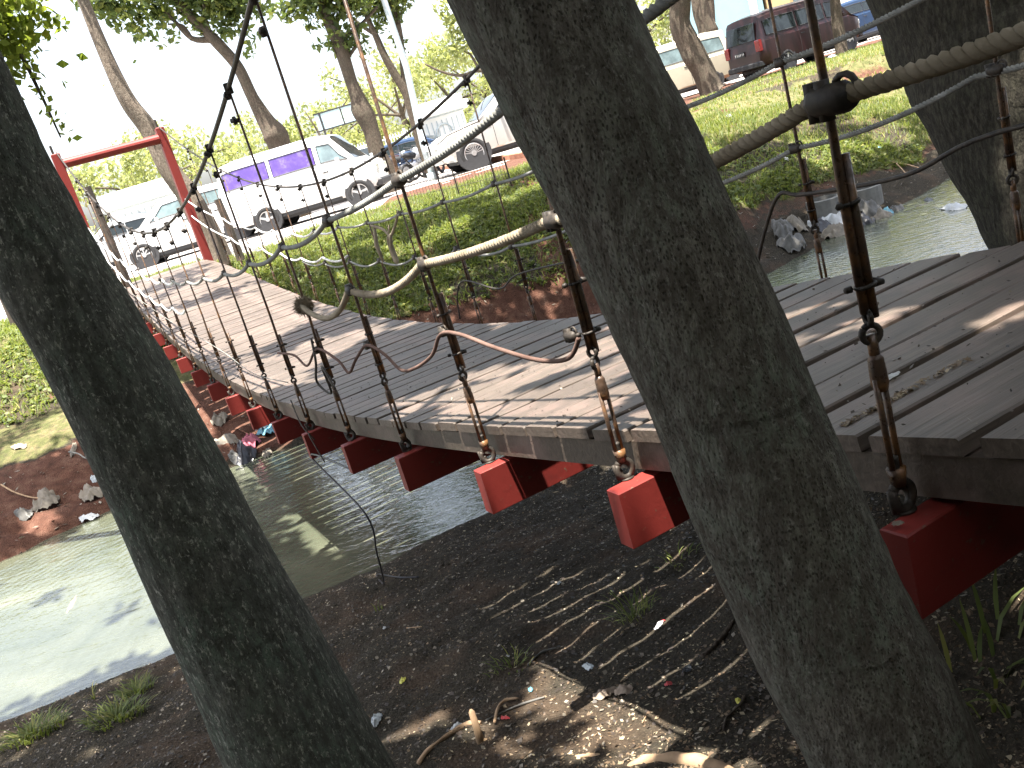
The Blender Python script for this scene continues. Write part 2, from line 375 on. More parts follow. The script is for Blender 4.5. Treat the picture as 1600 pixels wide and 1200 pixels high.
# ------------------------------------------------------------------ where the sun gets through the leaves (gaps in the crowns)
SH = (SUN.x / SUN.z, SUN.y / SUN.z)
GAPS = []   # x, y (at z=-1), rx, ry
def gap(px, py, z, r, dist=None):
    p = atZ(px, py, z) if z > -1.26 else hit(px, py); z = p.z; k = (-1 - z)
    GAPS.append((p.x + SH[0] * k, p.y + SH[1] * k, r))
for q in [(700, 640, -.95, .16), (760, 620, -.95, .18), (820, 585, -.95, .2), (880, 570, -.93, .16), (950, 530, -.93, .16), (780, 560, -1.0, .12), (620, 530, -1.1, .15), (980, 590, -.8, .10),
          (1300, 600, -.66, .07), (1370, 575, -.66, .08), (1440, 545, -.66, .09), (1520, 510, -.66, .10), (1590, 480, -.66, .10),
          (620, 1150, -1.65, .18), (680, 1130, -1.65, .16), (560, 1190, -1.65, .12), (1000, 1120, -1.5, .20), (1080, 1170, -1.5, .20), (1180, 1150, -1.5, .16), (1130, 1040, -1.5, .09), (900, 1180, -1.5, .16), (960, 1050, -1.5, .07), (860, 1120, -1.6, .1), (940, 1130, -1.6, .16), (1030, 1190, -1.5, .2), (1110, 1150, -1.5, .2), (1010, 1065, -1.5, .09), (800, 1170, -1.5, .15), (1150, 1190, -1.5, .2), (1100, 990, -1.6, .06), (740, 1140, -1.6, .15), (830, 1090, -1.65, .12), (900, 1060, -1.7, .10), (1040, 1150, -1.55, .14), (1130, 1120, -1.5, .12), (1170, 1050, -1.5, .12), (1060, 1090, -1.6, .1),
          (960, 720, -2.0, .25), (1010, 750, -2.0, .2), (1050, 820, -1.95, .15), (130, 1180, -1.85, .12), (90, 1170, -1.9, .1),
          (640, 735, -1.25, .08), (400, 600, -1.25, .3), (470, 560, -1.25, .25), (400, 520, -1.2, .4),
          (100, 660, -1.5, .4), (40, 700, -1.55, .35), (170, 660, -1.5, .3), (60, 820, -2.0, .3), (330, 640, -1.9, .25), (400, 660, -1.9, .2),
          (60, 560, -1.3, .5), (850, 530, -1, .1)]: gap(*q)
# gaps over the slatted strip of soil under the deck
for s_, d_, r_ in [(2.35, 1.25, .24), (2.7, 1.5, .28), (3.05, 1.2, .28), (3.25, 1.7, .26), (2.1, 1.6, .22), (2.9, 1.95, .24), (2.5, 1.85, .22), (3.5, 1.35, .2), (1.8, 1.9, .2), (2.75, 1.1, .25), (3.4, 2.0, .2), (2.2, 2.1, .18), (3.75, 1.25, .24), (3.95, 1.6, .24), (3.65, 1.7, .2), (4.15, 1.25, .2), (4.3, 1.7, .15), (.88, 1.0, .10), (.98, .95, .08)]:
    p = SD(s_, d_, 0); GAPS.append((p.x, p.y, r_))
GAPS = np.array(GAPS)
def lit(P):
    """P: Nx3 leaf positions; True where the leaf is left out so that sun reaches the place below"""
    gx_ = P[:, 0] - SH[0] * (P[:, 2] + 1); gy_ = P[:, 1] - SH[1] * (P[:, 2] + 1)
    o = np.zeros(len(P), bool)
    for x, y, r in GAPS: o |= (gx_ - x) ** 2 + (gy_ - y) ** 2 < r * r
    nz = .6 * fbm(gx_ * 1.15 + 11, gy_ * 1.15 + 3, 4) + .4 * fbm(gx_ * 3.1 + 5, gy_ * 3.1 + 8, 2)
    th = np.full(len(P), .77)                                     # mostly shade by the camera
    u = np.interp(gx_, NX, NY) - gy_; v = gy_ - np.interp(gx_, FX, FY)
    th = np.where((u < 0) & (v < 0), .80, th)
    th = np.where((u < .1) & (v < .1) & (gx_ < -2.75 + .1 * (7 - gy_)), .30, th)   # sunlit water on the left
    th = np.where((v > .0), .60, th); th = np.where((v > -.1) & (v < 1.3), .68, th); th = np.where((v > -.2) & (v < 2.3) & (gx_ < -2.2), .66, th); th = np.where((v > 1.3) & (gx_ > 2.4), .52, th)
    th = np.where((v > 3.5), .49, th)
    s = A.x * gx_ + A.y * gy_; D = CR.x * gx_ + CR.y * gy_
    th = np.where((s > 4.4) & (D > .9) & (D < 2.9), .56, th); th = np.where((s > 7.0) & (D > .8) & (D < 3), .45, th)
    th = np.where((s > 9.3) & (D > .8) & (D < 3), .36, th)
    return o | (nz > th)

def leafcloud(cen, rad, n_, size, seed, flat=0.0, sunholes=False, aspect=.5):
    R = np.random.RandomState(seed); cen = np.asarray(cen, float); rad = np.asarray(rad, float)
    if rad.ndim == 1: rad = np.repeat(rad[:, None], 3, 1)
    w = rad.prod(1); w = w / w.sum(); k = R.choice(len(cen), n_, p=w)
    d = R.normal(size=(n_, 3)); d /= np.linalg.norm(d, axis=1)[:, None]
    P = cen[k] + d * rad[k] * (R.rand(n_, 1) ** .45)
    if sunholes: P = P[~lit(P)]
    m = len(P); nrm = R.normal(size=(m, 3)); nrm[:, 2] = np.abs(nrm[:, 2]) + flat; nrm /= np.linalg.norm(nrm, axis=1)[:, None]
    t = np.cross(nrm, R.normal(size=(m, 3))); t /= np.linalg.norm(t, axis=1)[:, None]; b = np.cross(nrm, t)
    L = size * (.6 + .8 * R.rand(m, 1)); Wd = L * aspect
    v0 = P - t * L * .5; v1 = P + b * Wd * .5 - nrm * L * .05; v2 = P + t * L * .5 - nrm * L * .12; v3 = P - b * Wd * .5 - nrm * L * .05
    vs = np.stack([v0, v1, v2, v3], 1).reshape(-1, 3); f = np.arange(m * 4).reshape(-1, 4); return vs, f
def crown(parent, cen, rad, n_, size, mat, seed, **k):
    vs, f = leafcloud(cen, rad, n_, size, seed, **k)
    if len(f) == 0: return None
    return link('crown', npmesh('crown', vs, f, MAT[mat]), parent)
def smooth_pts(pts, per=6):
    P = [V(p) for p in pts]; out = []
    for i in range(len(P) - 1):
        p0, p1, p2, p3 = P[max(i - 1, 0)], P[i], P[i + 1], P[min(i + 2, len(P) - 1)]
        for k in range(per):
            t = k / per
            out.append(.5 * ((2 * p1) + (p2 - p0) * t + (2 * p0 - 5 * p1 + 4 * p2 - p3) * t * t + (3 * p1 - p0 - 3 * p2 + p3) * t ** 3))
    out.append(P[-1]); return out
def interp_list(v, n_): return list(np.interp(np.linspace(0, 1, n_), np.linspace(0, 1, len(v)), v))

# ------------------------------------------------------------------ the footbridge
S0, DNEAR, DFAR = -1.4, 1.08, 2.57
bridge = empty('suspension_footbridge', SD(7.5, 1.8, float(deckz(7.5))), 0,
               label='sagging plank footbridge with red cross beams, rusty rods and rope rails over the river', cat='footbridge')
bridge.location = (0, 0, 0)
def zdk(s): return float(deckz(s))
# planks: one object each
s = S0; pm_cache = []
for k in range(6):
    mb = MB(); R_ = random.Random(k); nx_ = 8; L = DFAR - DNEAR
    # local: x across the bridge, y along the bridge
    w2 = .5
    vs = []; 
    for i in range(nx_ + 1):
        x = -L / 2 + L * i / nx_; j1 = R_.uniform(-.003, .003); j2 = R_.uniform(-.003, .003); dz = R_.uniform(-.0015, .0015)
        y0, y1 = -.5, .5
        vs += [(x, y0 * .182 + j1, -.03), (x, y0 * .182 + j1, -.004 + dz), (x, y0 * .182 + j1 + .004, dz), (x, y1 * .182 + j2 - .004, dz), (x, y1 * .182 + j2, -.004 + dz), (x, y1 * .182 + j2, -.03)]
    fs = []
    for i in range(nx_):
        for q in range(6): fs.append((i * 6 + q, i * 6 + (q + 1) % 6, (i + 1) * 6 + (q + 1) % 6, (i + 1) * 6 + q))
    fs += [(5, 4, 3, 2, 1, 0), tuple(nx_ * 6 + q for q in range(6))]
    pm_cache.append(mb.add(vs, fs).mesh('plank', MAT['plank_wood']))
edges_s = []
pitch = .192; k = 0; s = S0
while s < 16.25:
    w = pitch * (1 + rnd.uniform(-.08, .08)); 
    gapw = .017 + (rnd.random() < .22) * rnd.uniform(.004, .018) + (.010 if s < 2.0 else .003 if s < 4 else .006 if s > 7 else 0)
    sc = s + w / 2; slope = (zdk(sc + .05) - zdk(sc - .05)) / .1
    o = link('plank', pm_cache[k % 6], bridge)
    zz = zdk(sc) + rnd.uniform(-.003, .003); p = SD(sc, (DNEAR + DFAR) / 2 + rnd.uniform(-.004, .004), zz)
    Yv = (A + V((0, 0, slope))).normalized(); Zv = CR.cross(Yv).normalized()
    sy = (w - gapw) / .182
    o.matrix_world = Matrix(((CR.x, Yv.x * sy, Zv.x, p.x), (CR.y, Yv.y * sy, Zv.y, p.y), (CR.z, Yv.z * sy, Zv.z, p.z), (0, 0, 0, 1)))
    s += w; k += 1
# stringers under the planks
for D_ in (1.12, 1.83, 2.52):
    mb = MB(); pts = np.linspace(S0, 16.1, 60); vs = []
    for t in pts:
        z1 = zdk(t) - .034; z0 = z1 - .075
        for dd, zz in ((-.03, z0), (.03, z0), (.03, z1), (-.03, z1)): vs.append(SD(t, D_ + dd, zz))
    fs = [(i * 4 + q, i * 4 + (q + 1) % 4, (i + 1) * 4 + (q + 1) % 4, (i + 1) * 4 + q) for i in range(59) for q in range(4)] + [(3, 2, 1, 0), tuple(236 + q for q in range(4))]
    part('stringer', mb.add(vs, fs), MAT['old_timber'], bridge)
# cross beams (rounded at the far end of view), shared mesh
bm_ = MB().box((0, 0, -.075), (1.70, .052, .150), bev=.003).mesh('cross_beam', MAT['red'])
SI = [1.0 + .836 * i for i in range(-1, 17)]
for i, s in enumerate(SI):
    o = link('cross_beam', bm_, bridge); p = SD(s - .032, 1.835, zdk(s) - .116)
    o.matrix_world = Matrix(((CR.x, A.x, 0, p.x), (CR.y, A.y, 0, p.y), (0, 0, 1, p.z), (0, 0, 0, 1)))
# main cables
CP = np.polyfit([-1, 1, 2.7, 3.55, 4.41, 5.26, 6.0, 6.75, 7.7, 8.54, 9.4, 10.17, 11.7, 12.7, 14.03, 16.1], [1.95, 1.35, .90, .69, .49, .32, .19, .10, .03, .0, .0, .04, .26, .48, .93, 1.50], 4)
def cabz(s): return float(np.polyval(CP, s))
for D_ in (1.05, 2.62):
    part('main_cable', MB().tube([SD(t, D_, cabz(t)) for t in np.linspace(-1.4, 16.1, 90)], .011, 8), MAT['iron'], bridge, True)
# hangers: shared sub-part meshes; local z=0 at deck level
def hanger_meshes():
    M = {}
    M['clamp'] = MB().ring((-.005, 0, 0), (.12, 0, 1), .0145, .0036, 14, 6).tube([(-.018, -.004, 0), (-.034, -.008, -.003)], [.008, .005], 8).tube([(.017, 0, 0), (.026, .004, 0)], [.006, .005], 6)
    M['shackle'] = MB().ring((0, 0, -.014), (0, 1, 0), .014, .0055, 16, 6).ring((0, 0, .012), (1, 0, 0), .011, .005, 12, 6)
    M['socket'] = MB().tube([(0, 0, .028), (0, 0, .02), (0, 0, -.02), (0, 0, -.032)], [.008, .0125, .014, .011], 10)
    M['turnbuckle'] = MB().tube([(-.0095, 0, .085), (-.0095, 0, -.085)], .0052, 8).tube([(.0095, 0, .085), (.0095, 0, -.085)], .0052, 8).tube([(0, 0, -.07), (0, 0, -.1)], [.016, .012], 8)
    hk = [(0, 0, .06), (0, 0, .035), (-.008, 0, .016), (-.020, 0, .002), (-.020, 0, -.016), (-.008, 0, -.030), (.006, 0, -.028), (.012, 0, -.012)]
    M['hook'] = MB().tube(smooth_pts(hk, 4), .0068, 8)
    M['eye_bolt'] = MB().ring((0, 0, .024), (0, 1, .25), .020, .0085, 18, 8).disc((0, 0, .002), (0, 0, 1), .02, .005, 12).tube([(.022, 0, .004), (.026, 0, .045)], .0045, 6)
    M['bolt'] = MB().tube([(0, 0, 0), (.024, 0, .004)], .0065, 6).disc((.012, 0, .002), (1, 0, 0), .012, .006, 6)
    return {k: v.mesh(k, MAT['rust'] if k in ('turnbuckle', 'socket') else MAT['iron'], True) for k, v in M.items()}
HM = hanger_meshes()
def hanger(s, D_, side):
    zd = zdk(s); zc = cabz(s); zb = zd - .116
    h = empty('hanger'); h.parent = bridge; h.location = SD(s, D_, zd); h.rotation_euler = (0, 0, math.pi / 2 - AZ + math.pi / 2 + rnd.uniform(-.5, .5))
    lean = V((rnd.uniform(-.012, .012), rnd.uniform(-.012, .012), 0))
    top = min(.56, zc - zd - .1)
    part('rod', MB().tube([V((.004, 0, .22)), V((.004, 0, .4)) , V((.0, 0, top)) + lean * .5, V((0, 0, zc - zd)) + lean * 0], [.0072, .0072, .0066, .0052], 8), MAT['rust'], h, True)
    part('tie_rod', MB().tube([V((-.010, .003, .21)), V((-.010, .003, min(.46, top + .02)))], .0078, 8), MAT['rust'], h, True)
    for nm, z in (('clamp', .385 + rnd.uniform(-.02, .02)), ('clamp', .262), ('shackle', .20), ('socket', .125), ('turnbuckle', .03), ('hook', -.080), ('eye_bolt', zb - zd)):
        o = link(nm, HM[nm], h); o.location = (0, 0, z); o.rotation_euler = (0, 0, rnd.uniform(-.6, .6) if nm != 'turnbuckle' else rnd.uniform(-.3, .3))
    part('lower_rod', MB().tube([(0, 0, .185), (0, 0, .14)], .0085, 8), MAT['rust'], h, True)
    for zz in (zc - zd - .03, zc - zd - .14):
        if zz > top + .05:
            o = link('bolt', HM['bolt'], h); o.location = (.004, 0, zz); o.rotation_euler = (0, 0, rnd.uniform(-1, 1)); o.scale = (1.5, 1.5, 1.8)
    part('cable_clip', MB().box((0, 0, zc - zd), (.034, .022, .05), bev=.004), MAT['iron'], h)
    return h
for i, s in enumerate(SI):
    if s > 15.6: continue
    hanger(s, 1.05, -1); hanger(s + rnd.uniform(-.01, .01), 2.62, 1)
    
# ropes
def rope_pts(pts, sag, per=14):
    out = []
    for i in range(len(pts) - 1):
        a, b = V(pts[i]), V(pts[i + 1]); sg = sag[i] if hasattr(sag, '__len__') else sag
        for k in range(per):
            t = k / per; out.append(a.lerp(b, t) - V((0, 0, 4 * sg * t * (1 - t))))
    out.append(V(pts[-1])); return out
def resample(P, step):
    L = [0]
    for a, b in zip(P, P[1:]): L.append(L[-1] + (b - a).length)
    n_ = max(2, int(L[-1] / step)); tt = np.linspace(0, L[-1], n_); A_ = np.array([list(p) for p in P])
    return [V((float(np.interp(t, L, A_[:, 0])), float(np.interp(t, L, A_[:, 1])), float(np.interp(t, L, A_[:, 2])))) for t in tt], tt
def twisted(P, r, pitch_, mat, name, parent, far_from=4.2):
    P, tt = resample(P, .006)
    near_i = len(P)
    for i, p in enumerate(P):
        if p.length > far_from and near_i == len(P) and i > 5: near_i = i; break
    mb = MB(); Q = P[:near_i]; 
    if len(Q) > 6:
        ref = V((0, 0, 1))
        for k in range(3):
            pts = []
            for i, p in enumerate(Q):
                t = (Q[min(i + 1, len(Q) - 1)] - Q[max(i - 1, 0)]).normalized(); u = t.cross(ref).normalized(); w = t.cross(u)
                a = 2 * math.pi * (tt[i] / pitch_ + k / 3); pts.append(p + (u * math.cos(a) + w * math.sin(a)) * r * .52)
            mb.tube(pts, r * .56, 6)
    if near_i < len(P) - 3:
        Q = P[max(0, near_i - 1)::5]; mb.tube(Q, r * .95, 7)
    return part(name, mb, MAT[mat], parent, True)
up = dict(s=[-1.0, .16, 1.0, 1.37, 1.84, 2.67, 3.51, 4.34, 5.18, 6.02, 6.85, 7.69, 8.5, 9.36, 10.2, 11.9, 13.5, 15.0, 16.05],
          z=[.50, .30, .175, .12, .05, -.06, -.145, -.23, -.305, -.365, -.40, -.435, -.435, -.44, -.44, -.30, -.12, .12, .35])
def rz_(tab, s): return float(np.interp(s, tab['s'], tab['z']))
sp = [-1.0] + SI[0:17] 
near_up = [SD(t, 1.035, rz_(up, t)) for t in [-1.0] + SI[:11]]
twisted(rope_pts(near_up, [.02] * 3 + [.012] * 2 + [.035] * 8), .0115, .055, 'rope_grey', 'hand_rope', bridge, 3.4)
far_up = [SD(t, 2.60, rz_(up, t)) for t in [-1.0] + SI[:11]]
twisted(rope_pts(far_up, [.02] * 5 + [.02] * 8), .0105, .05, 'rope_grey', 'hand_rope', bridge, 4.6)
# white rope runs from the last sagging hangers to the gate posts
for D_, zoff in ((1.05, 0), (1.05, -.28), (2.6, 0), (2.6, -.28)):
    pts = [SD(t, D_, rz_(up, t) + zoff) for t in SI[10:17]] + [SD(16.0, D_, rz_(up, 16.0) + zoff)]
    part('white_rope', MB().tube(rope_pts(pts, .05, 8), .011, 6), MAT['rope_white'], bridge, True)
lo_s = dict(s=[-1.0, .16, 1.0, 1.84, 2.67, 3.51, 4.34], z=[.25, .03, -.09, -.225, -.32, -.42, -.51])
twisted(rope_pts([SD(t, 1.03, rz_(lo_s, t)) for t in lo_s['s']], [.03, .02, .025, .012, .05, .09]), .0135, .05, 'rope_tan', 'lower_rope', bridge, 3.7)
lf = dict(s=[-1.0, .16, 1.0, 1.9, 2.67, 3.51, 4.34, 5.18, 6.02, 6.85, 7.69, 8.5, 9.4, 10.2], z=[.1, -.02, -.13, -.25, -.375, -.50, -.60, -.70, -.70, -.75, -.77, -.77, -.78, -.75])
twisted(rope_pts([SD(t, 2.60, z) for t, z in zip(lf['s'], lf['z'])], [.03, .03, .03, .03, .03, .03, .02, .05, .06, .05, .05, .05, .04]), .0095, .045, 'rope_grey', 'lower_rope', bridge, 4.8)
# low scalloped hose and thin lines
part('rubber_hose', MB().tube(smooth_pts([SD(1.84, 1.03, -.50), SD(1.90, 1.02, -.555), SD(2.06, 1.02, -.575), SD(2.3, 1.02, -.56), SD(2.52, 1.02, -.535), SD(2.67, 1.02, -.545), SD(2.80, 1.02, -.625), SD(3.0, 1.02, -.69), SD(3.16, 1.02, -.715), SD(3.28, 1.02, -.67), SD(3.4, 1.02, -.645), SD(3.51, 1.02, -.65), SD(3.7, 1.02, -.725), SD(3.87, 1.02, -.80), SD(3.97, 1.02, -.755), SD(4.2, 1.02, -.72), SD(4.34, 1.02, -.74), SD(4.6, 1.02, -.84), SD(4.8, 1.02, -.80), SD(5.18, 1.02, -.82)], 6), .0062, 8), MAT['hose'], bridge, True)
part('thin_cable', MB().tube(smooth_pts([SD(-.6, 2.59, -.2), SD(1.0, 2.59, -.36), SD(1.84, 2.59, -.42), SD(2.2, 2.59, -.52), SD(2.66, 2.59, -.55), SD(2.78, 2.58, -.54), SD(2.9, 2.58, -.68), SD(3.0, 2.57, -.86)], 6), .008, 8), MAT['iron'], bridge, True)
part('thin_cable', MB().tube(smooth_pts([SD(3.6, 2.59, -.72), SD(4.5, 2.59, -.80), SD(5.18, 2.59, -.88), SD(5.5, 2.59, -.98), SD(6.02, 2.59, -.93), SD(6.2, 2.58, -1.05), SD(6.25, 2.57, -1.22)], 6), .006, 6), MAT['iron'], bridge, True)
part('side_wire', MB().tube(smooth_pts([SD(5.2, 1.02, -1.0), SD(6.2, 1.02, -1.05), SD(7, 1.02, -.98), SD(8, 1.02, -.93), SD(9, 1.02, -.9), SD(10, 1.02, -.84), SD(12, 1.02, -.7), SD(14, 1.02, -.5), SD(16, 1.02, -.3)], 5), .0028, 6), MAT['rope_grey'], bridge, True)
# clamps gripping the rails, knots and the frayed ball
def strap(p, sc=1.0, mat='iron'):
    mb = MB(); hw = .024 * sc; hh = .028 * sc
    for k in range(2): mb.tube([p + A * (k * .02 * sc + .006) + V((0, 0, hh)) + CR * .0, p + A * (k * .02 * sc + .006) - V((0, 0, hh))], .012 * sc, 8)
    mb.tube([p - A * .045 * sc, p - A * .03 * sc, p + A * .02 * sc, p + A * .03 * sc], [.016 * sc, .023 * sc, .022 * sc, .017 * sc], 10)
    mb.ring(p - A * .035 * sc + V((0, 0, .01)), CR, .02 * sc, .005 * sc, 12, 6)
    return part('rope_clamp', mb, MAT[mat], bridge, True)
for i, s in enumerate(SI[:12]):
    strap(SD(s - .012, 1.035, rz_(up, s)), .85 if s < 4 else .65); strap(SD(s - .01, 2.60, rz_(up, s)), .65)
    if s < 4.2: strap(SD(s - .02, 1.03, rz_(lo_s, s)), 1.0 if s < 1.5 else .8)
    if s < 10: strap(SD(s, 2.60, float(np.interp(s, lf['s'], lf['z']))), .7)
for s, z in ((1.88, -.50), (2.67, -.54), (3.51, -.65), (4.34, -.74)): strap(SD(s, 1.03, z), .6)
vs, f = leafcloud([SD(4.34, 1.045, -.52)], [.04], 900, .05, 5, aspect=.12)
fr = link('frayed_knot', npmesh('frayed_knot', vs, f, MAT['rope_tan']), bridge)
part('tangled_wire', MB().tube(smooth_pts([SD(4.36, 1.03, -.68) , SD(4.3, 1.0, -.78), SD(4.42, 1.0, -.9), SD(4.30, 1.02, -.95), SD(4.22, 1.0, -.80), SD(4.12, 1.0, -.9)], 6), .006, 6), MAT['iron'], bridge, True)
part('tangled_wire', MB().tube(smooth_pts([SD(5.2, 1.0, -1.1), SD(5.05, .98, -1.22), SD(4.95, 1.0, -1.3), SD(4.9, .97, -1.25), SD(4.8, .98, -1.4)], 6), .004, 6), MAT['iron'], bridge, True)
# rag ropes hanging from the far rail
for (x0, y0, x1, y1, r0) in [(585, 355, 600, 412, .02), (700, 0, 700, 0, 0), (608, 412 - 60, 612, 400, .012)]:
    if r0 == 0: continue
    part('hanging_rope', MB().tube([atD(x0, y0, 2.6), atD((x0 + x1) / 2 - 4, (y0 + y1) / 2, 2.6), atD(x1, y1, 2.6)], [r0 * .6, r0, r0 * .5], 7), MAT['rope_tan'], bridge, True)
part('hanging_rope', MB().tube(smooth_pts([atD(622, 330, 2.6), atD(618, 350, 2.6), atD(610, 368, 2.6), atD(598, 358, 2.6), atD(580, 352, 2.6)], 4), .012, 6).tube(smooth_pts([atD(610, 368, 2.6), atD(612, 388, 2.6), atD(621, 412, 2.6)], 4), [.018] * 4 + [.025] * 4 + [.01], 6), MAT['rope_tan'], bridge, True)
# litter of seeds and leaf scraps on the deck
def flakes(name, P, nrm_up, size, mat, seed, parent=None, asp=.5):
    R = np.random.RandomState(seed); m = len(P); nr = R.normal(size=(m, 3)) * .35; nr[:, 2] = 1; nr /= np.linalg.norm(nr, axis=1)[:, None]
    t = np.cross(nr, R.normal(size=(m, 3))); t /= np.linalg.norm(t, axis=1)[:, None]; b = np.cross(nr, t)
    L = size * (.4 + 1.2 * R.rand(m, 1) ** 2); Wd = L * asp * (.5 + R.rand(m, 1)); P = P + nr * size * .12
    vs = np.stack([P - t * L / 2, P + b * Wd / 2, P + t * L / 2, P - b * Wd / 2], 1).reshape(-1, 3)
    return link(name, npmesh(name, vs, np.arange(m * 4).reshape(-1, 4), MAT[mat]), parent)
R = np.random.RandomState(11); m = 2600
ss = 0.2 + 8 * R.rand(m) ** 1.7; dd = 1.1 + 1.44 * R.rand(m)
P = np.stack([A.x * ss + CR.x * dd, A.y * ss + CR.y * dd, np.interp(ss, DS, DZ) + .0035], -1)
tag(flakes('leaf_litter', P, None, .011, 'seed', 12, bridge), kind='stuff')
m = 260; ss = 1.18 + (R.rand(m) ** 2) * .02; dd = 1.12 + .35 * R.rand(m) ** 1.5
P = np.stack([A.x * (ss - .02) + CR.x * dd, A.y * (ss - .02) + CR.y * dd, np.interp(ss, DS, DZ) + .004], -1)
tag(flakes('leaf_litter', P, None, .014, 'litter', 13, bridge), kind='stuff')

# ------------------------------------------------------------------ red gate at the far end
gate = empty('bridge_gate', SD(16.1, 1.82, -.70), 0, label='red steel gate frame at the far end of the footbridge', cat='gate')
def gpart(name, mb, mat): 
    o = part(name, mb, MAT[mat], None); o.parent = gate; o.matrix_parent_inverse = Matrix.Translation(-gate.location); return o
ax = (CR, A, V((0, 0, 1)))
for D_ in (1.02, 2.62):
    gpart('post', MB().box(SD(16.1, D_, .36), (.13, .15, 2.3), ax, bev=.01), 'red')
    gpart('post_cap', MB().tube([SD(16.1, D_ - .02, 1.5), SD(16.1, D_ - .02, 1.64)], .02, 8), 'iron')
gpart('crossbar', MB().tube([SD(16.08, 1.08, 1.34), SD(16.08, 2.56, 1.34)], .075, 14), 'red')
for i, (D_, h_, w_) in enumerate(((1.25, 1.75, .13), (2.83, 1.1, .15), (3.1, 1.05, .13))):
    g0 = SD(15.6 if i == 0 else 16.0, D_, 0); zb = -.85
    wp = empty('timber_post', (g0.x, g0.y, zb), rnd.uniform(0, .3), label=['weathered timber post standing just inside the left red gate post', 'short rough timber post right beside the right red gate post', 'rough timber post second to the right of the red gate'][i], cat='post')
    part('shaft', MB().tube([(0, 0, 0), (.01, .01, h_ * .5), (-.02, 0, h_)], [w_ * .55, w_ * .5, w_ * .46], 9, noise=lambda a, b: 1 + .08 * math.sin(3 * b + 5 * a)), MAT['old_timber'], wp)
p = hit(28, 512)
wp = empty('fence_post', p, 0, label='brown wooden fence post behind the left trunk at the photo edge', cat='post')
part('shaft', MB().tube([(0, 0, -.1), (-.0, 0, .5), (-.05, 0, 1.0)], [.085, .08, .078], 10), MAT['old_timber'], wp)
for zz in (.25, .55):
    part('wire', MB().tube([(-1.5, .0, zz + .05), (-.085, -.06, zz), (.085, -.06, zz), (1.2, .1, zz - .1)], .004, 5), MAT['iron'], wp)

# ------------------------------------------------------------------ near trees
def bigtree(name, label, pts, radii, mat, crowns, seed, leaves, leafsize=.13, limbs=(), sun=True, leafm='leaf_canopy', per=10, nseg=40, knots=(), skyblock=(), nskyblock=2500):
    base = V(pts[0]); t = empty(name, base, 0, label=label, cat='tree', group=None)
    P = [V(p) - base for p in smooth_pts(pts, per)]; rr = interp_list(radii, len(P))
    R = np.random.RandomState(seed)
    ph = R.rand(6) * 6
    H_ = len(P)
    def nz(tt, a):
        q = 1 + .025 * math.sin(2 * a + ph[0] + 5 * tt) + .018 * math.sin(5 * a + ph[1] + 9 * tt) + .012 * math.sin(3 * a + tt * 60 + ph[2]) + .010 * float(vnoise(a * 4 + 50, tt * 90) - .5) * 2
        for (kt, ka, kr, kh) in knots:
            da = math.atan2(math.sin(a - ka), math.cos(a - ka)); q += kh * math.exp(-((tt - kt) / kr) ** 2 - (da / .45) ** 2)
        return q
    mb = MB().tube(P, rr, nseg, noise=nz)
    part('trunk', mb, MAT[mat], t, True)
    for lb in limbs:
        part('limb', MB().tube([V(q) - base for q in smooth_pts(lb[0], 6)], interp_list(lb[1], 6 * (len(lb[0]) - 1) + 1), 10), MAT[mat], t, True)
    if crowns:
        vs, f = leafcloud([V(c[0]) - base for c in crowns], [c[1] for c in crowns], leaves, leafsize, seed, flat=.8)
        P0 = vs[::4] + np.array(base)[None] if len(vs) else vs
        if sun:
            keep = ~lit(P0); vs = vs.reshape(-1, 4, 3)[keep].reshape(-1, 3); f = np.arange(len(vs)).reshape(-1, 4)
        link('crown', npmesh('crown', vs, f, MAT[leafm]), t)
    if skyblock:  # unseen low leaf clusters, added to block skylight from behind and beside the camera
        vs, f = leafcloud([V(c[0]) - base for c in skyblock], [c[1] for c in skyblock], nskyblock, .34, seed + 100, flat=.2, aspect=.7)
        link('crown', npmesh('crown', vs, f, MAT[leafm]), t)
    return t
R0 = V((.171, 1.238, .135)); R1 = V((.229, 1.229, -.127)); R2 = V((.281, 1.218, -.413)); R3 = V((.329, 1.206, -.727)); R4 = V((.398, 1.185, -1.077))
gR = gz(.46, 1.17)
bigtree('shade_tree', 'big leaning tree trunk with pitted grey bark crossing the middle of the bridge view', [(.50, 1.16, gR - .25), (.455, 1.17, gR + .12), R4, R3, R2, R1, R0, (.04, 1.26, .8), (-.15, 1.3, 1.9), (-.3, 1.35, 3.2)],
        [.21, .165, .130, .122, .112, .106, .104, .10, .095, .08], 'bark_pitted',
        [((-.4, 1.6, 4.2), (2.6, 2.6, 1.0)), ((.8, .2, 4.0), (2.2, 2.2, .9)), ((-1.5, -.5, 4.2), (2.2, 2, .9))], 21, 50000, .15, skyblock=[((.5, -4.2, 1.0), (2.6, 1.4, 2.2)), ((3.6, -3.2, 1.2), (1.8, 1.6, 2.4)), ((1.5, -4.5, 3.2), (3, 2, 1.5)), ((4.8, -.8, 1.5), (1.4, 1.6, 2.2)), ((5.0, 1.4, .6), (1.5, 1.6, 1.8)), ((3.4, -1.6, .2), (1.2, 1.2, 1.3)), ((.4, -3.2, -.4), (2.2, .8, 1.0))], nskyblock=15000, nseg=64, per=14,
        limbs=[(((-.3, 1.35, 3.1), (.5, 1.8, 3.8), (1.8, 2.4, 4.4)), [.06, .04, .02]), (((-.3, 1.35, 3.1), (-1.0, .9, 3.9), (-2.2, .4, 4.5)), [.06, .04, .02])],
        knots=((.30, 2.2, .02, .06), (.52, 3.0, .015, .05)))
L1_ = V((-.77, 1.737, .389)); L2_ = V((-.76, 1.741, .136)); L3_ = V((-.745, 1.748, -.048)); L4_ = V((-.722, 1.758, -.248)); L5_ = V((-.691, 1.77, -.683)); L6_ = V((-.66, 1.782, -1.179))
gL = gz(-.62, 1.8)
